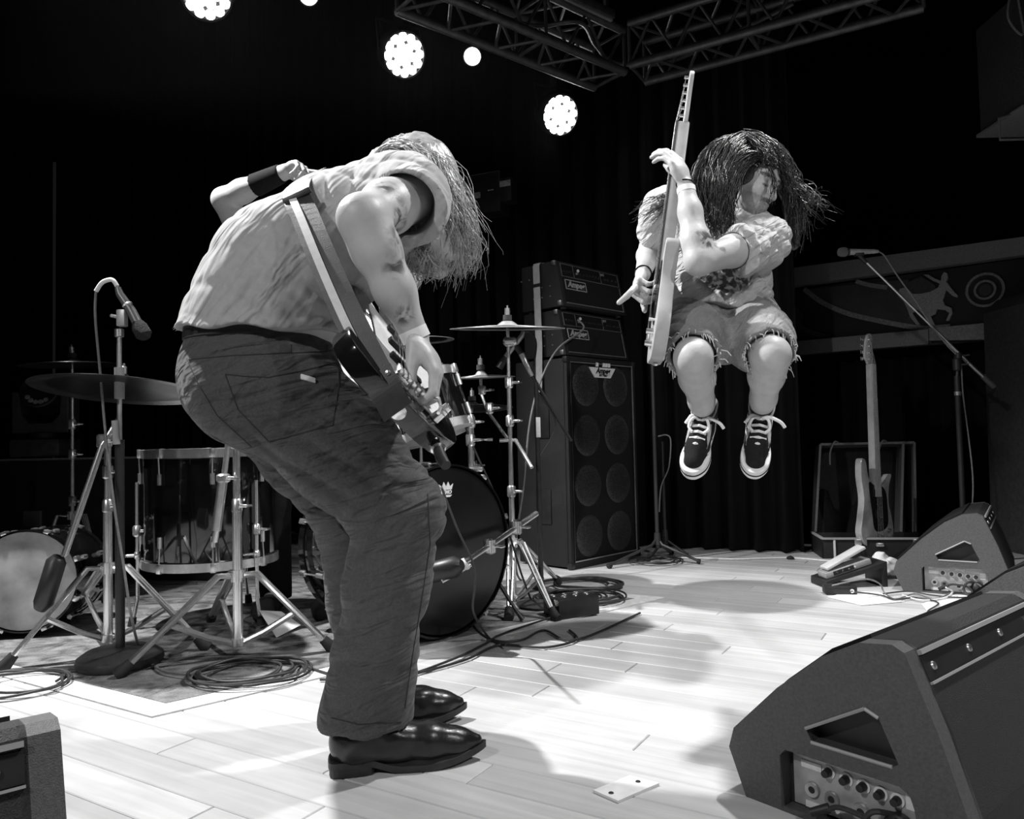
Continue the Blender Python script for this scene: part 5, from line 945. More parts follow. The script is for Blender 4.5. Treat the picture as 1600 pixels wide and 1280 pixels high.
def strand_mesh(name, guides, n, r0, jit, wave, m, parent, off, seed, seg=12, sides=4, fly=0.1):
    """guides: list of polylines; strands interpolate between neighbouring guides"""
    q = np.random.default_rng(seed); Gs = []
    for g in guides:
        b = bez(g, 8); idx = np.linspace(0, len(b) - 1, seg); Gs.append(np.array([tuple(b[int(round(i))]) for i in idx]))
    Gs = np.array(Gs); V = []; Fc = []; base = 0; tt = np.linspace(0, 1, seg)[:, None]
    for k in range(n):
        a = q.uniform(0, len(Gs) - 1.001) if len(Gs) > 1 else 0; i = int(a); fr = a - i; c = Gs[i] * (1 - fr) + Gs[min(i + 1, len(Gs) - 1)] * fr
        o = q.normal(size=3) * jit; c = c + o * (.35 + .65 * tt) + q.normal(size=3) * jit * fly * 4 * tt ** 2
        ph = q.uniform(0, 6.28, 3); fq = q.uniform(1.2, 3.2); c = c + wave * np.sin(tt * fq * 6.28 + ph) * (0.15 + tt)
        ln = q.uniform(.7, 1.0); c = np.array([[np.interp(t * ln, tt[:, 0], c[:, j]) for j in range(3)] for t in tt[:, 0]])
        d = np.gradient(c, axis=0); d /= np.linalg.norm(d, axis=1)[:, None] + 1e-9; x = np.cross(d, q.normal(size=3)); x /= np.linalg.norm(x, axis=1)[:, None] + 1e-9; y = np.cross(d, x)
        rr = (r0 * q.uniform(.6, 1.3) * (1 - .75 * tt ** 1.5)); ring = np.stack([c + (x * math.cos(2 * PI * s_ / sides) + y * math.sin(2 * PI * s_ / sides)) * rr for s_ in range(sides)], 1).reshape(-1, 3); V.append(ring)
        I = np.arange(seg - 1)[:, None] * sides; S1 = np.arange(sides)[None]; S2 = (S1 + 1) % sides; Fc.append((np.stack([I + S1, I + S2, I + sides + S2, I + sides + S1], -1).reshape(-1, 4) + base)); base += len(ring)
    V = np.concatenate(V) - np.array(tuple(off)); Fc = np.concatenate(Fc); me = bpy.data.meshes.new(name); me.from_pydata(V.tolist(), [], Fc.tolist()); me.polygons.foreach_set('use_smooth', np.ones(len(me.polygons), dtype=bool)); return link(name, me, m, parent)
# ---------------------------------------------------------------- bent guitarist
P1 = thing('person', 'person bent double over a dark guitar, grey t-shirt, dark jeans and black boots', 'person', G(560, 1190)); O1 = Vector(P1.location)
a = at
hipR, kneeR, ankR = a(452, 612, 1.80), a(622, 800, 1.80), a(572, 1120, 1.82); hipL, kneeL, ankL = a(420, 612, 1.98), a(548, 792, 2.02), a(588, 1068, 2.06)
pel, wai, mid_, che, upp = a(402, 588, 1.87), a(410, 512, 1.86), a(449, 433, 1.85), a(541, 368, 1.85), a(597, 322, 1.87)
shR, elR, wrR = a(640, 308, 1.79), a(566, 342, 1.55), a(650, 528, 1.60); shL, elL = a(575, 305, 2.05), a(640, 420, 2.30)
H1 = a(648, 300, 1.96); neckb = a(612, 290, 1.92)
tail = a(622, 642, 1.47); gy = (a(600, 430, 2.30) - tail).normalized(); gx = Vector((.6, 0, -.8)); gx = (gx - gy * gx.dot(gy)).normalized(); gz = gx.cross(gy)
wrL = tail + gy * .80 + gz * -.03 - gx * .05; 
hd_, Lp1, fr1 = head_sdf(H1, (.62, .18, -.76), (.70, .1, .68))
hR, tR = hand(wrR, a(686, 588, 1.58) - wrR, Vector((-.75, .1, -.3)), 1, [(.55, .9, .5), (.65, 1.0, .6), (.75, 1.0, .6), (.8, 1.0, .6)], (.75, .2, .5), 1.05)
hL, tL = hand(wrL, gx * .5 + gz * .3 - gy * .1, gz, 1, [(.5, .9, .7)] * 4)
armR = chain([(shR, .062), (shR.lerp(elR, .5), .056), (elR, .046), (elR.lerp(wrR, .25), .047), (elR.lerp(wrR, .6), .039), (wrR, .028)], .03); armL = chain([(shL, .06), (elL, .046), (wrL, .03)], .03)
torso1 = chain([(pel, .150), (wai, .152), (mid_, .155), (che, .132), (upp, .098)], .05)
legs1 = U([chain([(hipR, .105), (kneeR, .066), (kneeR.lerp(ankR, .3), .062), (ankR, .045)], .03), chain([(hipL, .105), (kneeL, .066), (ankL, .045)], .03)], .02)
f_body = U([U([torso1, legs1, rc(upp, neckb, .065, .058), rc(neckb, H1, .058, .055), armL, armR], .03), hd_, hR, hL], .008)
lo, hi = bounds([pel, ankR, ankL, H1, elR, wrR, shL, wrL, hipR] + tR + tL + [Lp1(0, .12, 0), Lp1(0, 0, .14)], .2); lo[2] = max(lo[2], .02)
ink1 = lambda P: np.maximum(np.maximum(near(P, [a(600, 312, 1.62), a(612, 345, 1.62)], .045), near(P, [a(606, 372, 1.55), a(612, 420, 1.55)], .032)), near(P, [a(626, 470, 1.57), a(632, 492, 1.57)], .026))
sdf_obj('body', f_body, lo, hi, .006, 'skin', P1, O1, {'ink': ink1, 'dark': lambda P: P[:, 0] * 0})
# t-shirt
fd1 = Vector((.35, 0, .9)); fd2 = Vector((-.75, 0, .65))
slv = chain([(shL.lerp(shR, .35), .075), (a(628, 300, 1.83), .085), (a(640, 318, 1.75), .083), (a(640, 330, 1.68), .084)], .03)
def shirt1(P):
    d = U([chain([(pel.lerp(wai, .6), .172), (wai, .170), (mid_, .170), (che, .146), (upp, .106)], .06), rc(che, shR, .12, .088), rc(che, shL, .115, .08), rc(upp, neckb, .085, .070), slv, rc(shL, shL.lerp(elL, .5), .085, .08)], .045)(P)
    dx = P - A3(a(545, 470, 1.66)); rt = np.exp(-(dx * dx).sum(1) / .035); bk = np.exp(-(((P - A3(a(330, 470, 1.75))) ** 2).sum(1)) / .05); tp_ = np.exp(-(((P - A3(a(520, 290, 1.75))) ** 2).sum(1)) / .02)
    d = d + .009 * creases(P, (.62, .1, .78), .062, 3) * rt + .003 * creases(P, (.8, .3, .35), .085, 5) * bk + .008 * creases(P, (.95, .2, .1), .055, 8) * tp_ + .004 * creases(P, (.5, .2, .8), .085, 11)
    hem = plane(a(400, 512, 1.70), Vector((-.05, .05, -1)))(P); hem = np.maximum(hem, 0) * 0 + hem
    hem = hem + .006 * np.sin(P[:, 0] * 40); lip = np.clip((hem + .05) / .05, 0, 1); d = d - .010 * lip ** 2 - .0035 * (hem > -.020)
    d = np.maximum(d, hem)
    so = plane(a(640, 330, 1.70), a(570, 345, 1.56) - a(640, 308, 1.79))(P); reg = np.sqrt(((P - A3(a(640, 330, 1.68))) ** 2).sum(1)) - .13
    d = np.maximum(d, np.minimum(so, -reg) * 0 + np.where(reg < 0, so, -1))
    inner = chain([(a(632, 312, 1.80), .068), (a(628, 334, 1.60), .075)], 0)(P); d = np.maximum(d, np.where(reg < .02, -inner, -1))
    ns = plane(neckb.lerp(H1, .35), H1 - neckb)(P); rn = rc(neckb, H1, .11, .11)(P); return np.maximum(d, np.where(rn < 0, ns, -1))
lo2, hi2 = bounds([pel, wai, mid_, che, upp, shR, shL, neckb, a(640, 330, 1.62)], .24)
sdf_obj('t_shirt', shirt1, lo2, hi2, .006, 'tee_grey', P1, O1)
# jeans
def jeans1(P):
    pel_ = U([el(pel + Vector((0, 0, .0)), (.178, .165, .165)), rc(pel, wai, .165, .158), el(a(388, 612, 1.76), (.13, .115, .125)), el(a(372, 612, 1.97), (.13, .12, .125))], .05)
    r_ = chain([(hipR + Vector((0, 0, -.02)), .138), (hipR.lerp(kneeR, .5), .124), (kneeR, .099), (kneeR.lerp(ankR, .35), .092), (kneeR.lerp(ankR, .75), .092), (ankR + Vector((0, 0, .0)), .098), (ankR - Vector((0, 0, .03)), .099)], .05)
    l_ = chain([(hipL, .135), (hipL.lerp(kneeL, .5), .12), (kneeL, .098), (kneeL.lerp(ankL, .5), .088), (ankL, .09), (ankL - Vector((0, 0, .02)), .092)], .05)
    d = U([pel_, U([r_, l_], .015)], .06)(P)
    kn = np.exp(-(((P - A3(kneeR.lerp(ankR, .12))) ** 2).sum(1)) / .03) + np.exp(-(((P - A3(kneeL)) ** 2).sum(1)) / .03); hp = np.exp(-(((P - A3(a(480, 700, 1.70))) ** 2).sum(1)) / .03)
    th_ = np.exp(-(((P - A3(a(560, 690, 1.68))) ** 2).sum(1)) / .03); lw = np.exp(-(((P - A3(a(590, 1010, 1.74))) ** 2).sum(1)) / .04)
    d = d + .0085 * creases(P, (-.25, .1, .95), .052, 12, 1.8) * kn + .008 * creases(P, (.55, .1, .8), .06, 15) * hp + .0075 * creases(P, (.3, .1, .9), .055, 17) * th_ + .006 * creases(P, (.25, 0, .95), .12, 19) * lw + .002 * snoise(P, 30, 21, 2)
    cr = near(P, [a(318, 600, 1.74), a(352, 668, 1.76), a(420, 735, 1.80)], .045); d = d + .010 * cr * cr
    d = np.maximum(d, plane(wai + Vector((0, 0, .012)), (.03, 0, 1))(P))
    bot = np.where(P[:, 1] < 1.93, ankR.z - .012, ankL.z - .01); bot = bot + .004 * np.sin(P[:, 0] * 60)
    return np.maximum(d, bot - P[:, 2])
sm_ = lambda pts, w_: (lambda P: near(P, pts, w_))
seam = lambda P: np.maximum.reduce([near(P, [a(655, 770, 1.72), a(668, 900, 1.74), a(630, 1110, 1.76)], .008), near(P, [a(400, 592, 1.62), a(455, 588, 1.6), a(520, 575, 1.6)], .008), near(P, [a(310, 600, 1.72), a(340, 650, 1.68), a(390, 690, 1.66)], .008)])
lo3, hi3 = bounds([pel, wai, hipR, kneeR, ankR, ankL, kneeL], .22); JN = sdf_obj('jeans', jeans1, lo3, hi3, .006, 'denim_dark', P1, O1, {'seam': seam, 'fade': lambda P: .35 + .35 * snoise(P, 9, 33, 2)})
# belt
def belt1(P):
    c = wai + Vector((0, 0, -.018)); q = U([rc(pel, wai + Vector((0, 0, .1)), .170, .163)], 0)(P); return np.maximum(np.abs(q) - .006, np.abs((P - A3(c)) @ A3(Vector((.03, 0, 1)).normalized())) - .021)
sdf_obj('belt', belt1, *bounds([pel, wai], .22), .005, 'belt_leather', P1, O1)
from mathutils.bvhtree import BVHTree
def bvh_of(o, off):
    me = o.data; return BVHTree.FromPolygons([v.co + off for v in me.vertices], [tuple(p.vertices) for p in me.polygons])
def on_surf(bv, px, py, lift=.001):
    r = ray(px, py).normalized(); h = bv.ray_cast(CAM, r); return (h[0] + h[1] * lift, h[1]) if h[0] is not None else (None, None)
BJ = bvh_of(JN, O1)
def seam_line(pts, r=.0012, m='seam_thread', n=26):
    P = []
    for i in range(len(pts) - 1):
        for k in range(n):
            t = k / n; q = on_surf(BJ, pts[i][0] * (1 - t) + pts[i + 1][0] * t, pts[i][1] * (1 - t) + pts[i + 1][1] * t, .0004)[0]
            if q is not None and (not P or (q - P[-1]).length < .06): P.append(q)
    if len(P) > 2: MB().tube(P, r, 5).build('seam', m, P1, off=O1)
mat('seam_thread', .022, .9)
for pts in ([(352, 585), (380, 588), (420, 590), (470, 580), (528, 566)], [(352, 585), (372, 640), (420, 690), (520, 665), (530, 600), (528, 566)], [(292, 560), (310, 600), (340, 650), (395, 700)], [(668, 772), (672, 850), (660, 930), (645, 1020), (632, 1110)], [(295, 562), (360, 556), (450, 552), (535, 548)], [(420, 553), (455, 551), (455, 538)], [(518, 1122), (560, 1132), (630, 1128)]): seam_line(pts)
q, n_ = on_surf(BJ, 481, 592, .001)
if q: x_ = Vector((.93, 0, .2)); x_ = (x_ - n_ * x_.dot(n_)).normalized(); MB().box(q, (.034, .014, .004), Matrix((x_, n_.cross(x_), n_)).transposed(), .0015).build('pocket_tag', 'print_white', P1, off=O1)
# boots
def boot(heel, toe, ank, nm):
    d = (toe - heel); L = d.length; d.normalize(); s_ = d.cross(Vector((0, 0, 1))); Z = Vector((0, 0, 1)); hp = lambda u, v, z: heel + d * (u * L) + s_ * v + Z * z
    up = U([chain([(hp(.16, 0, .065), .043), (hp(.42, 0, .062), .043), (hp(.66, 0, .052), .038), (hp(.84, 0, .045), .028), (hp(.97, 0, .045), .014)], .03, None), chain([(hp(.15, 0, .07), .045), (Vector((ank.x, ank.y, .14)), .052), (ank + Z * .02, .058)], .03)], .05)
    bt = SUB(up, rbox(heel + d * (L / 2) + Z * -.03, (.6, .6, .045)), .004); cre = lambda P: bt(P) + .0035 * folds(P, s_, 60, 4, .3) * np.exp(-((P - A3(hp(.5, 0, .1))) ** 2).sum(1) / .008)
    out = [(0, -.032), (.1, -.042), (.3, -.036), (.5, -.043), (.72, -.045), (.9, -.03), (1.02, -.008), (1.02, .008), (.9, .03), (.72, .045), (.5, .043), (.3, .036), (.1, .042), (0, .032)]
    b = sdf_obj(nm, cre, *bounds([heel, toe, ank + Z * .1], .09), .005, 'boot_leather', P1, O1, {'dark': lambda P: P[:, 2] * 0})
    pts = smooth_loop([(p[0] * L, p[1]) for p in out], 5); m = MB(); n = len(pts); z0 = lambda u: (.0275 if u < .26 * L else .0275 - .0185 * min(1, (u - .26 * L) / (.16 * L))) + .026 * max(0, (u - .62 * L) / (.40 * L)) ** 1.7
    vs = [hp(u / L, v, z0(u) - .008) for u, v in pts] + [hp(u / L, v, z0(u) + .007) for u, v in pts]; m.add(vs, [tuple(range(n - 1, -1, -1)), tuple(range(n, 2 * n))] + [(i, (i + 1) % n, n + (i + 1) % n, n + i) for i in range(n)]).build('sole', mat('sole', .02, .45, noise=(40, .3)), b, off=O1, smooth=False)
    hl = [p for p in smooth_loop([(0.002, -.030), (.1 * L, -.040), (.27 * L, -.034), (.28 * L, 0), (.27 * L, .034), (.1 * L, .040), (.002, .030)], 3)]; n = len(hl); MB().add([hp(u / L, v, .001) for u, v in hl] + [hp(u / L, v, .024) for u, v in hl], [tuple(range(n - 1, -1, -1)), tuple(range(n, 2 * n))] + [(i, (i + 1) % n, n + (i + 1) % n, n + i) for i in range(n)]).build('heel', 'sole', b, off=O1, smooth=False); return b
hr, tr_ = G(516, 1208), G(752, 1186); boot(hr, tr_, ankR, 'boot'); hl_ = G(530, 1108); hl_ = Vector((ankL.x - .10, ankL.y - .02, 0)); boot(hl_, hl_ + Vector((.325, .06, 0)), ankL, 'boot')
# wristband
def ring(nm, c, d, r, h, th, m, parent, off, flat=None):
    x, y, n_ = frame(d); return MB().lathe([(r, -h / 2), (r + th, -h / 2), (r + th, h / 2), (r, h / 2)], c, d, 28, closed=True).build(nm, m, parent, off=off)
ring('wristband', elR.lerp(wrR, .97), wrR - elR, .0285, .024, .0022, 'wristband', P1, O1)
# hair: soft mass plus strands
hair1 = U([el(Lp1(0, -.022, .035), (.092, .105, .098), np.array([tuple(v) for v in fr1]).T), chain([(a(600, 262, 1.93), .045), (a(650, 262, 1.93), .06), (a(688, 320, 1.92), .06), (a(700, 375, 1.90), .05), (a(690, 415, 1.90), .03)], .04), chain([(a(650, 300, 1.85), .04), (a(668, 380, 1.85), .05), (a(655, 412, 1.86), .03)], .04)], .04)
sdf_obj('hair', lambda P: hair1(P) + .006 * folds(P, (.45, 0, -.9), 75, 31, .12), *bounds([a(560, 220, 1.9), a(740, 440, 1.9)], .16), .006, 'hair_fair', P1, O1)
g1 = [[a(592, 256, 1.9), a(610, 238, 1.86), a(640, 240, 1.83), a(672, 290, 1.82), a(690, 350, 1.82), a(680, 425, 1.84)], [a(594, 250, 1.93), a(622, 225, 1.9), a(665, 245, 1.87), a(695, 300, 1.85), a(715, 360, 1.85), a(708, 430, 1.87)], [a(598, 246, 1.97), a(640, 220, 1.96), a(685, 255, 1.93), a(712, 310, 1.92), a(733, 375, 1.9), a(728, 415, 1.92)], [a(602, 248, 2.02), a(645, 228, 2.02), a(690, 270, 2.0), a(710, 330, 1.98), a(722, 385, 1.97), a(705, 438, 1.97)], [a(640, 250, 1.84), a(660, 300, 1.82), a(668, 350, 1.82), a(660, 395, 1.83), a(645, 420, 1.85)], [a(630, 380, 1.80), a(650, 385, 1.81), a(660, 400, 1.82), a(668, 415, 1.84), a(675, 430, 1.86)]]
tag(strand_mesh('hair_strands', g1, 1250, .0024, .015, .016, 'hair_fair', P1, O1, 5, fly=.12), kind='stuff')
tag(strand_mesh('hair_strands', g1[1:4], 140, .0014, .02, .022, 'hair_fair', P1, O1, 6, fly=.5), kind='stuff')
# ---------------------------------------------------------------- his guitar with strap
def M4of(o, x, y, z): return Matrix(((x.x, y.x, z.x, o.x), (x.y, y.y, z.y, o.y), (x.z, y.z, z.z, o.z), (0, 0, 0, 1)))
OFF = [(0, 0), (.09, .004), (.155, .05), (.165, .13), (.135, .21), (.115, .27), (.125, .33), (.15, .40), (.125, .43), (.075, .40), (.035, .37), (0, .365), (-.04, .37), (-.07, .40), (-.105, .44), (-.145, .42), (-.14, .34), (-.12, .26), (-.135, .19), (-.16, .11), (-.145, .04), (-.085, .004)]
hdG = [(-.02, .865), (.02, .865), (.03, .89), (.034, .95), (.045, 1.02), (.02, 1.045), (-.01, 1.03), (-.025, .96), (-.03, .90)]
tunG = [(-.008 + .004 * i, .895 + .025 * i, -1) for i in range(6)]
gt1 = stringed('electric_guitar', 'black electric guitar with studded leather strap, held by the bent guitarist', 'guitar', M4of(tail + gy * .003, gx, gy, gz), OFF, .046, (.056, .043), .47, .40, dict(body='black_lacquer', neck='maple', board='rosewood', pick='print_white'), 6, hdG, pick=[(-.06, .10), (.07, .07), (.12, .12), (.10, .22), (.10, .33), (.06, .37), (.0, .34), (-.05, .36), (-.10, .38), (-.09, .26)], tuners=tunG, bridge_y=.10)
for yy in (.16, .25, .33): 
    pk = MB().box((0, yy, .030), (.09, .022, .014), None, .003).build('pickup', 'black_plastic', gt1)
    for i in range(6): MB().cyl((-.034 + .0136 * i, yy, .036), (-.034 + .0136 * i, yy, .0385), .0025, .0025, 8).build('pole_piece', 'chrome', pk)
for i in range(6): MB().box((-.034 + .0136 * i, .082, .040), (.010, .03, .010), None, .002).build('saddle', 'chrome', gt1)
for (x, y) in ((.10, .09), (.12, .14), (.085, .055)): MB().cyl((x, y, .025), (x, y, .045), .012, .010, 14).build('control_knob', 'chrome', gt1)
MB().tube([(.03, .08, .03), (.06, .06, .06), (.05, .0, .065), (.045, -.03, .06)], .0035, 8).build('tremolo_arm', 'chrome', gt1)
MB().lathe([(.006, 0), (.014, .006), (.016, .010), (.008, .014), (.001, .015)], (0, -.001, 0), (0, -1, 0), 18).build('strap_button', 'chrome', gt1)
jk_ = MB().tube([(.118, .012, .0), (.125, -.03, .0), (.13, -.055, .004)], [.011, .012, .010], 12).build('jack_plug', 'black_metal', gt1); MB().lathe([(.012, -.004), (.016, 0), (.012, .004)], (.12, .004, 0), (.2, -1, 0), 14, closed=True).build('jack_ring', 'chrome', jk_)
Wi = gt1.matrix_world.inverted() if False else M4of(tail + gy * .003, gx, gy, gz).inverted()
def strap_band(pts, wdirs, w, th, name, m, lift=0.0, shift=0.0):
    vs = []; fs = []; P = bez(pts, 6); n = len(P); W = [Vector(x) for x in wdirs]
    for i, p in enumerate(P):
        k = i / (n - 1) * (len(W) - 1); j = min(int(k), len(W) - 2); wd = W[j].lerp(W[j + 1], k - j).normalized(); d = (P[min(i + 1, n - 1)] - P[max(i - 1, 0)]).normalized(); nn = d.cross(wd).normalized()
        if nn.dot(CAM - p) < 0: nn = -nn
        c = p + nn * lift + wd * shift
        for aa, bb in ((-1, 0), (1, 0), (1, 1), (-1, 1)): vs.append(Wi @ (c + wd * (aa * w / 2) + nn * (bb * th)))
    for i in range(n - 1):
        for k in range(4): fs.append((i * 4 + k, i * 4 + (k + 1) % 4, i * 4 + 4 + (k + 1) % 4, i * 4 + 4 + k))
    fs += [(3, 2, 1, 0), tuple(len(vs) - 4 + k for k in range(4))]; return MB().add(vs, fs).build(name, m, gt1, smooth=False)
sp_ = [a(604, 610, 1.455), a(585, 575, 1.47), a(545, 495, 1.50), a(505, 405, 1.56), a(478, 340, 1.62), a(464, 308, 1.665), a(470, 286, 1.74), a(492, 270, 1.86)]
wd_ = [(.82, .05, .5), (.85, .0, .4), (.88, 0, .35), (.9, .0, .36), (.9, .1, .36), (.9, .1, .38), (.9, .1, .38)]
strap = strap_band(sp_, wd_, .060, .003, 'strap', 'leather'); strap_band(sp_[1:6], wd_[1:], .0165, .004, 'strap_stripe', mat('strap_stripe', .62, .6, noise=(60, .06)), .0035, -.010)
lea = strap_band([a(622, 645, 1.45), a(604, 612, 1.452), a(590, 584, 1.462)], [(.8, .1, .55)] * 2, .062, .004, 'strap_end', 'leather', .004)
for i in range(3): q = Wi @ (a(584 + 11 * i, 599 - 8 * i, 1.452)); MB().lathe([(.006, 0), (.005, .003), (.0005, .0045)], q, Wi.to_3x3() @ Vector((-.1, -1, .1)), 12).build('stud', 'chrome', lea)
sl = MB().box(Wi @ a(464, 306, 1.655), (.066, .007, .014), (Wi.to_3x3() @ Matrix.Rotation(math.radians(-24), 3, 'Y')), .004).build('strap_slider', 'black_plastic', gt1)
# ---------------------------------------------------------------- leaping guitarist
P2 = thing('person', 'person leaping with knees tucked up, long dark hair, pale t-shirt, cut-off shorts and sneakers', 'person', a(1130, 740, 2.72)); O2 = Vector(P2.location)
pel, wai, che, upp = a(1122, 505, 2.88), a(1125, 458, 2.84), a(1122, 395, 2.80), a(1132, 350, 2.78)
hR2, kR2, aR2, tR2 = a(1088, 508, 2.82), a(1083, 560, 2.47), a(1101, 652, 2.80), a(1074, 738, 2.66)
hL2, kL2, aL2, tL2 = a(1163, 502, 2.82), a(1205, 556, 2.49), a(1188, 648, 2.80), a(1179, 738, 2.67)
sR2, eR2, wR2 = a(1040, 330, 2.84), a(1017, 388, 3.02), a(1004, 430, 2.74); sL2, eL2, wL2 = a(1192, 378, 2.66), a(1092, 408, 2.44), a(1071, 290, 2.50)
HC = a(1170, 288, 2.67); nk = a(1148, 340, 2.75)
hd2, Lp2, fr2 = head_sdf(HC, (.60, -.66, -.45), (.34, -.20, .92))
hndL, tpL = hand(wL2, a(1050, 238, 2.51) - wL2, Vector((-.62, .72, -.25)), 1, [(.45, .55, .4), (.45, .6, .4), (.5, .6, .4), (.55, .6, .4)], (.85, .1, .5), 1.05, .01)
hndR, tpR = hand(wR2, a(992, 456, 2.66) - wR2, Vector((.9, .1, -.1)), 1, [(1.0, 1.2, .7), (1.1, 1.2, .6), (1.2, 1.2, .6), (1.2, 1.2, .6)], (.7, .5, .4), 1.05)
# pointing finger
pf_ = chain([(a(998, 444, 2.68), .014), (a(990, 452, 2.65), .012), (a(979, 463, 2.61), .0112), (a(967, 473, 2.58), .009)], .004)
armL2 = chain([(sL2, .056), (sL2.lerp(eL2, .5), .052), (eL2, .044), (eL2.lerp(wL2, .25), .045), (eL2.lerp(wL2, .65), .036), (wL2, .0265)], .025); armR2 = chain([(sR2, .055), (eR2, .043), (eR2.lerp(wR2, .3), .043), (wR2, .027)], .025)
def leg2(h, k, an, toe): 
    cal = k.lerp(an, .35) + (an - k).cross(Vector((1, 0, 0))).normalized() * -.012
    return U([chain([(h, .095), (h.lerp(k, .5), .085), (k, .058), (k.lerp(an, .18), .054), (cal, .058), (k.lerp(an, .7), .043), (an, .036)], .025), el(k + Vector((0, -.012, .008)), (.048, .045, .05)), rc(an, an + (toe - an).normalized() * .03, .034, .026)], .02)
f2 = U([U([chain([(pel, .14), (wai, .135), (che, .145), (upp, .12)], .05), leg2(hR2, kR2, aR2, tR2), leg2(hL2, kL2, aL2, tL2), rc(upp, nk, .08, .055), rc(nk, HC, .054, .05), armL2, armR2], .025), hd2, hndL, hndR, pf_], .007)
lo, hi = bounds([pel, kR2, kL2, aR2, aL2, tR2, tL2, sR2, sL2, eR2, wL2, HC] + tpL + tpR + [a(967, 472, 2.58), Lp2(0, .12, 0), Lp2(0, 0, .13)], .1)
def hl2(P):
    r, f, u = fr2; q = P - A3(HC); return q @ A3(r), q @ A3(f), q @ A3(u)
def dark2(P):
    x, y, z = hl2(P); inh = (np.sqrt((P - A3(HC)) ** 2 @ np.ones(3, np.float32)) < .16)
    beard = ((z < -.032) & (y > .0)) * .38 + ((np.abs(x) < .03) & (z < -.032) & (z > -.046) & (y > .08)) * .35
    lip = (((x / .019) ** 2 + ((z + .058) / .011) ** 2) < 1) & (y > .085); brow = ((np.abs(np.abs(x) - .032) < .021) & (np.abs(z - (.039 - .1 * np.abs(np.abs(x) - .025))) < .006) & (y > .06)); lash = ((np.abs(np.abs(x) - .0325) < .014) & (np.abs(z - .006) < .0035) & (y > .07))
    return inh * np.clip(beard * (1 - .3 * lip) + lip * .25 + brow * 1.0 + lash * .9, 0, 1)
ink2 = lambda P: np.maximum(near(P, [a(1098, 372, 2.40), a(1112, 376, 2.42)], .035), near(P, [a(1120, 385, 2.45), a(1128, 388, 2.45)], .02) * .6)
sdf_obj('body', f2, lo, hi, .005, 'skin', P2, O2, {'ink': ink2, 'dark': dark2})
# t-shirt
def shirt2(P):
    d = U([chain([(pel.lerp(wai, .55), .168), (wai, .172), (che, .168), (upp, .128)], .06), rc(upp, sR2, .11, .082), rc(upp, sL2, .11, .085), rc(sR2, a(1028, 362, 2.90), .082, .078), rc(sL2, a(1150, 395, 2.545), .085, .086), rc(upp, nk, .095, .075)], .04)(P)
    d = d + .005 * creases(P, (-.45, .1, .85), .055, 41) * np.clip((P[:, 0] - .62) / .15, 0, 1) + .007 * creases(P, (.85, .2, .3), .06, 44) + .006 * creases(P, (.2, .1, .9), .06, 47)
    hem = plane(a(1130, 482, 2.70), Vector((-.16, -.12, -1)))(P) + .006 * np.sin(P[:, 0] * 38); lip = np.clip((hem + .06) / .06, 0, 1); d = d - .016 * lip ** 2 - .0035 * (hem > -.018)
    d = np.maximum(d, hem)
    reg = np.sqrt(((P - A3(a(1150, 395, 2.53))) ** 2).sum(1)) - .125; pl_ = plane(a(1147, 394, 2.55), eL2 - sL2)(P); d = np.maximum(d, np.where(reg < 0, pl_, -1)); inn = chain([(sL2, .06), (eL2, .06)], 0)(P); d = np.maximum(d, np.where(reg < .01, -inn, -1))
    reg = np.sqrt(((P - A3(a(1026, 368, 2.93))) ** 2).sum(1)) - .12; pl_ = plane(a(1024, 374, 2.93), eR2 - sR2)(P); d = np.maximum(d, np.where(reg < 0, pl_, -1))
    rn = rc(nk, HC, .082, .082)(P); d = np.maximum(d, np.where(rn < 0, plane(nk.lerp(HC, .05), HC - nk)(P), -1)); inn = chain([(upp.lerp(wai, .5), .10), (wai, .15), (pel - Vector((0, 0, .15)), .16)], .02)(P); return np.maximum(d, -inn)
prn = lambda P: near(P, [a(1075, 412, 2.62), a(1110, 428, 2.62), a(1150, 430, 2.63)], .085) * ((P[:, 1] < 2.78)) 
sdf_obj('t_shirt', shirt2, *bounds([pel, wai, che, sR2, sL2, a(1150, 395, 2.5)], .22), .006, 'tee_white', P2, O2, {'ink': prn})
# shorts
def shorts2(P):
    d = U([el(pel + Vector((0, 0, .015)), (.185, .155, .15)), rc(pel, wai, .155, .148), chain([(hR2, .125), (hR2.lerp(kR2, .55), .105), (hR2.lerp(kR2, .97), .088)], .04), chain([(hL2, .125), (hL2.lerp(kL2, .55), .108), (hL2.lerp(kL2, .97), .088)], .04)], .045)(P)
    d = d + .007 * creases(P, (.7, .3, .5), .055, 51) + .002 * snoise(P, 55, 53, 2)
    for h, k in ((hR2, kR2), (hL2, kL2)):
        ax_ = (k - h); reg = np.sqrt(((P - A3(k)) ** 2).sum(1)) - .16; pl_ = plane(h.lerp(k, .93), ax_ + Vector((0, 0, -.05)))(P) + .006 * np.sin(P[:, 0] * 90 + 1); d = np.maximum(d, np.where(reg < 0, pl_, -1)); inn = chain([(h.lerp(k, .55), .07), (k, .074)], 0)(P); d = np.maximum(d, -inn)
    return np.maximum(d, plane(wai + Vector((0, 0, .02)), (0, 0, 1))(P))
sdf_obj('shorts', shorts2, *bounds([pel, wai, kR2, kL2, hR2, hL2], .2), .006, 'denim_light', P2, O2, {'seam': lambda P: near(P, [a(1128, 500, 2.70), a(1130, 545, 2.76)], .008), 'fade': lambda P: .3 + .4 * snoise(P, 30, 55, 2)})
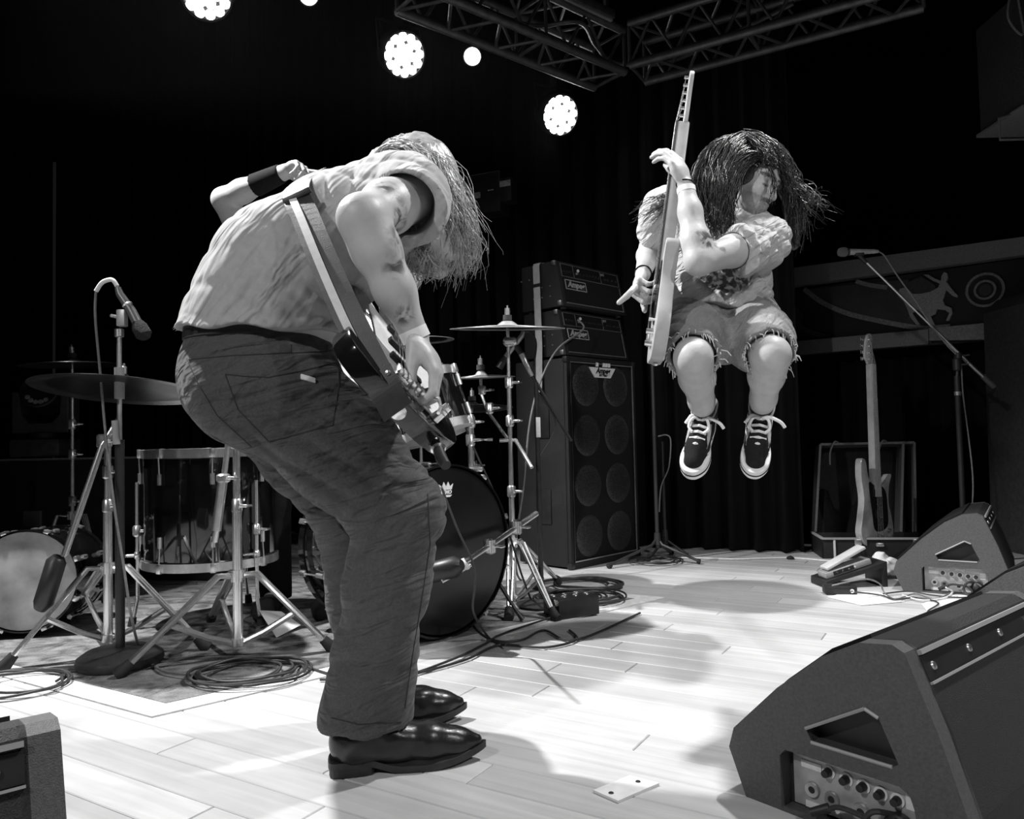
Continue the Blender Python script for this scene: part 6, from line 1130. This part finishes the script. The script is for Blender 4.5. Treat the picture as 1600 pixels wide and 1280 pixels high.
# frayed threads at the hems
rf = np.random.default_rng(3); m = MB()
for h, k in ((hR2, kR2), (hL2, kL2)):
    ax_ = (k - h).normalized(); x, y, _ = frame(ax_); c = h.lerp(k, .93)
    for i in range(64):
        q = 2 * PI * i / 64; p = c + (x * math.cos(q) + y * math.sin(q)) * .083; l_ = float(rf.uniform(.006, .022)); l_ = l_ * (2.0 if i % 11 == 0 else 1); jt = Vector(rf.normal(size=3)) * .008; m.tube([p, p + ax_ * l_ * .5 + jt, p + ax_ * l_ * .5 + Vector((0, 0, -l_ * .8)) + jt * 1.5], [.0022, .0018, .0012], 4)
tag(m.build('frayed_hem', mat('thread', .6, .9), P2, off=O2), kind='stuff')
# small white emblem on the shorts front
em = a(1158, 489, 2.655); MB().prism([(-.028, -.012), (-.02, -.018), (-.012, -.006), (-.006, -.016), (.0, -.004), (.008, -.014), (.012, -.002), (.022, -.008), (.028, .006), (.022, .012), (.02, .002), (.01, .008), (.004, .0), (-.004, .008), (-.012, .0), (-.018, .010), (-.026, .004)], -.002, .004, em, Vector((.94, .1, .33)), Vector((-.3, -.35, .88))).build('emblem', 'print_white', P2, off=O2, smooth=False)
# socks and sneakers
def sneaker(an, toe, kn, side):
    fd = (toe - an); fd = fd.normalized(); up = (kn - an); up = (up - fd * up.dot(fd)).normalized(); s_ = fd.cross(up)   # up = instep side
    Rm = np.array([tuple(s_), tuple(fd), tuple(up)]).T; H = an - fd * .055 - up * .060                               # heel bottom back
    p = lambda u, v, z: H + fd * u + s_ * v + up * z
    upper = U([chain([(p(.035, 0, .045), .036), (p(.10, 0, .040), .038), (p(.18, 0, .030), .040), (p(.235, 0, .024), .034)], .02), chain([(p(.04, 0, .055), .037), (p(.05, 0, .095), .040)], .02), chain([(p(.09, 0, .06), .034), (p(.16, 0, .045), .032)], .02)], .025)
    upper = INT(upper, lambda P: -plane(p(.1, 0, .008), up)(P)); opening = chain([(an, .036), (an + (kn - an).normalized() * .12, .040)], 0); upper = SUB(upper, opening, .004)
    upper = INT(upper, plane(p(.05, 0, .112), up))
    o = sdf_obj('sneaker', upper, *bounds([p(-.02, 0, 0), p(.3, 0, 0), p(.05, 0, .14)], .07), .0045, 'canvas_black', P2, O2)
    out = smooth_loop([(-.008, 0), (.0, -.026), (.05, -.036), (.12, -.036), (.19, -.051), (.245, -.047), (.278, -.025), (.287, 0), (.278, .025), (.245, .047), (.19, .051), (.12, .036), (.05, .036), (.0, .026)], 4)
    MB().prism([(x, y) for x, y in out], -.018, .026, p(0, 0, 0), fd, -s_).build('sole', 'white_rubber', o, off=O2, bevel=.005)
    MB().prism([(x * 1.01 - .001, y * 1.03) for x, y in out], .002, .007, p(0, 0, 0), fd, -s_).build('foxing_stripe', 'canvas_black', o, off=O2)
    tn = sdf_obj('tongue', rbox(p(.082, 0, .098), (.026, .036, .006), Rm, .005), *bounds([p(.08, 0, .098)], .07), .0045, 'canvas_black', o, O2); MB().box(p(.062, -.012 * side, .108), (.022, .022, .004), Matrix(Rm.tolist()), .002).build('tongue_label', 'white_rubber', tn, off=O2)
    for k in range(5):
        u = .105 + .021 * k; z = .104 - .0085 * k; MB().tube([p(u, -.026, z - .010), p(u + .004, 0, z + .004), p(u, .026, z - .010)], .0052, 8).build('lace', 'lace', o, off=O2)
    for sg, ex in ((-1, .085), (1, .05)): MB().tube(bez([p(.10, 0, .104), p(.105, sg * .03, .118), p(.115, sg * ex * .8, .110), p(.125, sg * ex, .095)], 6), .006, 8).build('lace_bow', 'lace', o, off=O2)
    for sg in (-1, 1): MB().tube(bez([p(.10, 0, .106), p(.115, sg * .025, .116), p(.14, sg * .035, .100), p(.155, sg * .02, .09)], 6), .0052, 8).build('lace_bow', 'lace', o, off=O2)
    for sg in (-1, 1):
        MB().tube(bez([p(.03, sg * .0385, .03), p(.07, sg * .0405, .05), p(.11, sg * .0405, .03), p(.16, sg * .041, .028), p(.2, sg * .041, .03)], 6), .0045, 8).build('side_stripe', 'white_rubber', o, off=O2); MB().tube(bez([p(.105, sg * .031, .082), p(.15, sg * .034, .062), p(.19, sg * .032, .048)], 6), .008, 8).build('eyestay', 'suede_grey', o, off=O2)
    MB().tube(bez([p(.10, -.03, .094), p(.06, -.041, .108), p(.02, -.036, .118), p(.003, 0, .122), p(.02, .036, .118), p(.06, .041, .108), p(.10, .03, .094)], 6), .0055, 8).build('collar', 'suede_grey', o, off=O2)
    sk = chain([(an - fd * .03, .039), (an, .0395), (an + (kn - an).normalized() * .085, .0415)], .01); sk2 = INT(sk, plane(an + (kn - an).normalized() * .082, kn - an)); sdf_obj('sock', lambda P: sk2(P) + .0012 * np.sin(((P - A3(an)) @ A3((kn - an).normalized())) * 700), *bounds([an - fd * .03, an + (kn - an).normalized() * .1], .06), .0045, 'sock', P2, O2)
sneaker(aR2, tR2, kR2, 1); sneaker(aL2, tL2, kL2, -1)
ring('wristband', eL2.lerp(wL2, .93), wL2 - eL2, .0285, .019, .002, 'wristband', P2, O2); ring('bracelet', eL2.lerp(wL2, 1.02), wL2 - eL2 + Vector((.05, 0, .02)), .0275, .004, .003, 'black_cloth', P2, O2); ring('bracelet', eR2.lerp(wR2, .95), wR2 - eR2, .029, .009, .003, 'black_cloth', P2, O2)
# hair
R2m = np.array([tuple(v) for v in fr2]).T
cap2 = INT(el(Lp2(0, -.028, .038), (.094, .108, .100), R2m), lambda P: -(SUB(lambda Q: -plane(Lp2(0, .052, .0), fr2[1] + fr2[2] * -.9)(Q), lambda Q: Q[:, 0] * 0 + 1)(P)) if False else P[:, 0] * 0 - 1)
def hair2(P):
    x, y, z = hl2(P); d = el(Lp2(0, -.026, .040), (.097, .116, .108), R2m)(P)
    face = np.maximum(np.maximum(.050 - y, z - (.072 - .35 * np.abs(x))), np.abs(x) - .066)      # opening for the face (negative inside)
    d = np.maximum(d, -face)
    d2 = U([chain([(a(1120, 255, 2.74), .07), (a(1098, 310, 2.76), .065), (a(1108, 365, 2.74), .055), (a(1130, 385, 2.72), .035)], .04), chain([(a(1205, 250, 2.72), .035), (a(1232, 300, 2.72), .03), (a(1238, 350, 2.74), .022), (a(1243, 385, 2.74), .012)], .02)], .03)(P)
    h = np.maximum(.03 - np.abs(d - d2), 0) / .03; d = np.minimum(d, d2) - h * h * .03 * .25; d = np.maximum(d, -np.maximum(face, -(.02 + y))) if False else d
    return d + .005 * folds(P, (.5, -.1, -.6), 85, 61, .12)
sdf_obj('hair', hair2, *bounds([a(1080, 210, 2.7), a(1250, 395, 2.7)], .2), .006, 'hair_dark', P2, O2)
c0_ = [a(1150, 215, 2.66), a(1165, 210, 2.66), a(1180, 214, 2.66)]
g2 = [[a(1150, 222, 2.66), a(1110, 232, 2.62), a(1090, 270, 2.62), a(1085, 320, 2.64), a(1100, 375, 2.64)], [a(1160, 214, 2.64), a(1125, 222, 2.59), a(1105, 265, 2.58), a(1105, 320, 2.58), a(1125, 378, 2.60)], [a(1165, 208, 2.64), a(1145, 225, 2.57), a(1130, 265, 2.55), a(1128, 315, 2.55), a(1140, 370, 2.58)], [a(1190, 240, 2.57), a(1165, 250, 2.545), a(1140, 280, 2.54), a(1128, 320, 2.55), a(1130, 362, 2.57)], [a(1200, 248, 2.575), a(1175, 240, 2.55), a(1145, 258, 2.545), a(1120, 300, 2.56), a(1112, 350, 2.58)], [a(1165, 208, 2.66), a(1190, 214, 2.62), a(1210, 232, 2.60), a(1224, 258, 2.60), a(1230, 285, 2.62)], [a(1182, 212, 2.68), a(1212, 228, 2.67), a(1232, 262, 2.67), a(1240, 310, 2.68), a(1242, 380, 2.69)], [a(1185, 216, 2.70), a(1220, 238, 2.69), a(1242, 275, 2.68), a(1250, 320, 2.68), a(1246, 392, 2.68)]]
tag(strand_mesh('hair_strands', g2[:5], 900, .0020, .011, .012, 'hair_dark', P2, O2, 11, fly=.2), kind='stuff'); tag(strand_mesh('hair_strands', g2[5:], 420, .0020, .011, .013, 'hair_dark', P2, O2, 15, fly=.2), kind='stuff')
g6 = [[a(1158, 214, 2.62), a(1174, 224, 2.575), a(1186, 238, 2.555), a(1194, 254, 2.55)], [a(1170, 209, 2.63), a(1192, 221, 2.595), a(1207, 242, 2.575), a(1216, 262, 2.57)]]; tag(strand_mesh('hair_strands', g6, 220, .0020, .008, .007, 'hair_dark', P2, O2, 16, fly=.15), kind='stuff')
g7 = [[a(1188, 243, 2.57), a(1160, 270, 2.54), a(1146, 305, 2.535), a(1140, 345, 2.545), a(1138, 370, 2.56)], [a(1180, 238, 2.57), a(1150, 262, 2.54), a(1136, 300, 2.54), a(1130, 340, 2.55), a(1128, 372, 2.57)]]; tag(strand_mesh('hair_strands', g7, 240, .0020, .009, .012, 'hair_dark', P2, O2, 17, fly=.2), kind='stuff')
g3 = [[a(1225, 262, 2.66), a(1245, 285, 2.66), a(1262, 300, 2.64), a(1275, 315, 2.62), a(1285, 338, 2.62)], [a(1222, 280, 2.66), a(1245, 300, 2.64), a(1265, 318, 2.64), a(1270, 330, 2.62), a(1282, 345, 2.6)]]; tag(strand_mesh('hair_strands', g3, 70, .0013, .018, .02, 'hair_dark', P2, O2, 12, fly=.5), kind='stuff')
g4 = [[a(1095, 290, 2.74), a(1060, 300, 2.74), a(1030, 308, 2.76), a(1010, 320, 2.76), a(990, 335, 2.78)], [a(1090, 320, 2.74), a(1060, 320, 2.72), a(1035, 330, 2.74), a(1015, 345, 2.74), a(1002, 350, 2.76)]]; tag(strand_mesh('hair_strands', g4, 60, .0015, .014, .010, 'hair_dark', P2, O2, 13, fly=.4), kind='stuff')
g5 = [[a(1200, 262, 2.56), a(1206, 280, 2.555), a(1203, 300, 2.55), a(1196, 322, 2.55)], [a(1204, 262, 2.56), a(1212, 282, 2.56), a(1212, 300, 2.56), a(1208, 320, 2.56)]]; tag(strand_mesh('hair_strands', g5, 26, .0013, .006, .006, 'hair_dark', P2, O2, 14, fly=.3), kind='stuff')
# ---------------------------------------------------------------- his guitar, seen edge-on
tail2 = a(1023, 566, 2.60); gy2 = (a(1084, 92, 2.60) - tail2); gy2.normalize(); gz2 = Vector((-.99, .11, 0)); gz2 = (gz2 - gy2 * gz2.dot(gy2)).normalized(); gx2 = gy2.cross(gz2)
TEL = [(0, 0), (.10, .006), (.155, .06), (.16, .14), (.125, .21), (.11, .27), (.125, .33), (.15, .375), (.12, .395), (.07, .375), (.045, .345), (.03, .335), (-.03, .345), (-.06, .37), (-.10, .385), (-.145, .35), (-.14, .29), (-.115, .24), (-.13, .18), (-.16, .12), (-.155, .055), (-.10, .006)]
gt2 = stringed('electric_guitar', 'pale electric guitar held upright and edge-on by the leaping guitarist', 'guitar', M4of(tail2 + gz2 * -.002, gx2, gy2, gz2), TEL, .046, (.056, .043), .46, .37, dict(body=mat('guitar_pale', .46, .35, noise=(20, .1)), neck='maple', board='rosewood', pick='black_gloss_head'), 6, [(x, y - .04) for x, y in hdG], pick=[(-.05, .16), (.06, .12), (.10, .22), (.09, .32), (.04, .335), (-.04, .335), (-.09, .33), (-.07, .24)], tuners=[(x, y - .035, s_) for x, y, s_ in tunG], bridge_y=.075)
MB().box((0, .10, .031), (.07, .018, .016), None, .003).build('pickup', 'black_plastic', gt2); MB().box((0, .25, .030), (.065, .02, .014), None, .003).build('pickup', 'chrome', gt2)
for yy in (.05, .09): MB().cyl((.08, yy, .023), (.08, yy, .047), .010, .009, 12).build('control_knob', 'chrome', gt2)
MB().cyl((.08, .13, .023), (.08, .13, .043), .004, .006, 10).build('selector_switch', 'white_rubber', gt2); MB().lathe([(.006, 0), (.012, .008), (.006, .012), (.001, .013)], (0, 0, 0), (0, -1, 0), 14).build('strap_button', 'chrome', gt2)
# ---------------------------------------------------------------- drummer, mostly behind the bent guitarist
P3 = thing('person', 'person behind the drums raising an arm with black wristband and drumstick', 'person', (a(470, 600, 3.470).x, 3.470, .006)); O3 = Vector(P3.location)
s3, e3, w3 = a(412, 432, 3.440), a(350, 312, 3.340), a(447, 268, 3.240); pel3 = Vector((O3.x, 3.480, .93)); che3 = a(462, 450, 3.500); hd3c = a(478, 372, 3.480); s3b = a(520, 445, 3.540); e3b = a(530, 560, 3.540); w3b = a(540, 600, 3.320)
hd3, Lp3, fr3 = head_sdf(hd3c, (.6, -.5, -.4), (.3, -.1, .95)); hnd3, tp3 = hand(w3, a(470, 262, 3.200) - w3, Vector((.3, -.5, -.6)), -1, [(.9, 1.1, .7)] * 4, (.7, .3, .5), 1.1); hnd3b, tp3b = hand(w3b, Vector((.3, -.6, 0)), Vector((0, 0, -1)), 1, [(.9, 1.1, .7)] * 4)
lg3 = [chain([(pel3 + Vector((q, 0, -.05)), .10), (Vector((O3.x + q * 1.4, 3.42, .50)), .066), (Vector((O3.x + q * 1.4, 3.480, .10)), .045), (Vector((O3.x + q * 1.4, 3.38, .045)), .03)], .03) for q in (-.09, .09)]
f3 = U([U([chain([(pel3, .14), (pel3.lerp(che3, .5), .13), (che3, .145)], .05), rc(che3, s3, .1, .065), rc(che3, s3b, .1, .065), chain([(s3, .062), (s3.lerp(e3, .5), .060), (e3, .050), (e3.lerp(w3, .3), .050), (w3, .033)], .025), chain([(s3b, .06), (e3b, .045), (w3b, .03)], .03), rc(che3, hd3c, .06, .055)] + lg3, .03), hd3, hnd3, hnd3b], .008)
sdf_obj('body', f3, *bounds([pel3, s3, e3, w3, hd3c, s3b, e3b, Vector((O3.x, 3.320, .1))] + tp3 + tp3b, .17), .007, 'skin', P3, O3, {'ink': lambda P: P[:, 0] * 0, 'dark': lambda P: P[:, 0] * 0})
def shirt3(P):
    d = U([chain([(pel3 - Vector((0, 0, .08)), .17), (che3, .165)], .05), rc(che3, s3, .12, .085), rc(che3, s3b, .12, .085), rc(s3, s3.lerp(e3, .42), .085, .08), rc(s3b, s3b.lerp(e3b, .5), .085, .075)], .04)(P) + .004 * folds(P, (.3, 0, .9), 60, 71, .15)
    d = np.maximum(d, pel3.z - .12 - P[:, 2]); return np.maximum(d, plane(che3.lerp(hd3c, .55), hd3c - che3)(P))
sdf_obj('t_shirt', shirt3, *bounds([pel3, che3, s3, s3b, s3.lerp(e3, .5)], .2), .008, 'black_cloth', P3, O3)
def trous3(P):
    d = U([rc(pel3, pel3 - Vector((0, 0, .06)), .155, .15)] + [chain([(pel3 + Vector((q, 0, -.05)), .115), (Vector((O3.x + q * 1.4, 3.42, .50)), .085), (Vector((O3.x + q * 1.4, 3.480, .08)), .07)], .03) for q in (-.09, .09)], .03)(P); return np.maximum(np.maximum(d, P[:, 2] - pel3.z - .06), .06 - P[:, 2])
sdf_obj('trousers', trous3, *bounds([pel3, Vector((O3.x, 3.470, .1))], .25), .009, 'black_cloth', P3, O3)
for q in (-.09, .09): sdf_obj('shoe', INT(chain([(Vector((O3.x + q * 1.4, 3.510, .055)), .045), (Vector((O3.x + q * 1.4, 3.320, .045)), .045), (Vector((O3.x + q * 1.4, 3.260, .035)), .032)], .03), lambda P: .008 - P[:, 2]), *bounds([Vector((O3.x + q * 1.4, 3.510, .05)), Vector((O3.x + q * 1.4, 3.260, .05))], .08), .007, 'canvas_black', P3, O3)
wb3 = chain([(e3.lerp(w3, .50), .050), (e3.lerp(w3, .95), .040)], 0); sdf_obj('wristband', INT(wb3, lambda P: np.maximum(-plane(e3.lerp(w3, .50), w3 - e3)(P), plane(e3.lerp(w3, .93), w3 - e3)(P))), *bounds([e3, w3], .08), .006, 'black_cloth', P3, O3)
hr3 = lambda P: np.maximum(el(Lp3(0, -.025, .035), (.088, .104, .1), np.array([tuple(v) for v in fr3]).T)(P), -np.maximum(.05 - (P - A3(hd3c)) @ A3(fr3[1]), (P - A3(hd3c)) @ A3(fr3[2]) - .07)) + .004 * snoise(P, 90, 81, 2)
sdf_obj('hair', hr3, *bounds([hd3c], .17), .007, 'hair_dark', P3, O3)
ds = thing('drumstick', 'pale wooden drumstick gripped in the raised fist behind the bent guitarist', 'drumstick', a(470, 266, 3.200)); MB().tube([a(452, 263, 3.200), a(490, 268, 3.180), a(560, 276, 3.150), a(575, 278, 2.725)], [.0072, .0072, .005, .0035], 10).build('shaft', 'wood_light', ds, off=ds.location); MB().lathe([(.001, -.008), (.0055, -.002), (.005, .005), (.001, .009)], a(579, 278.5, 2.723), a(579, 278.5, 2.723) - a(560, 276, 3.150), 12).build('tip', 'wood_light', ds, off=ds.location)
# ================================================================ thin stage haze under the ceiling
hz = bpy.data.materials.new('stage_haze'); hz.use_nodes = True; nt = hz.node_tree; nt.nodes.remove(nt.nodes['Principled BSDF']); vs_ = nt.nodes.new('ShaderNodeVolumeScatter'); vs_.inputs['Density'].default_value = .0035; vs_.inputs['Anisotropy'].default_value = .6; nt.links.new(vs_.outputs[0], nt.nodes['Material Output'].inputs['Volume'])
hb = MB().box((-1.45, 4.1, 3.75), (3.5, 1.9, 3.0)).build('haze', hz, smooth=False); tag(hb, 'thin stage haze drifting around the wash lights', 'haze', kind='stuff')
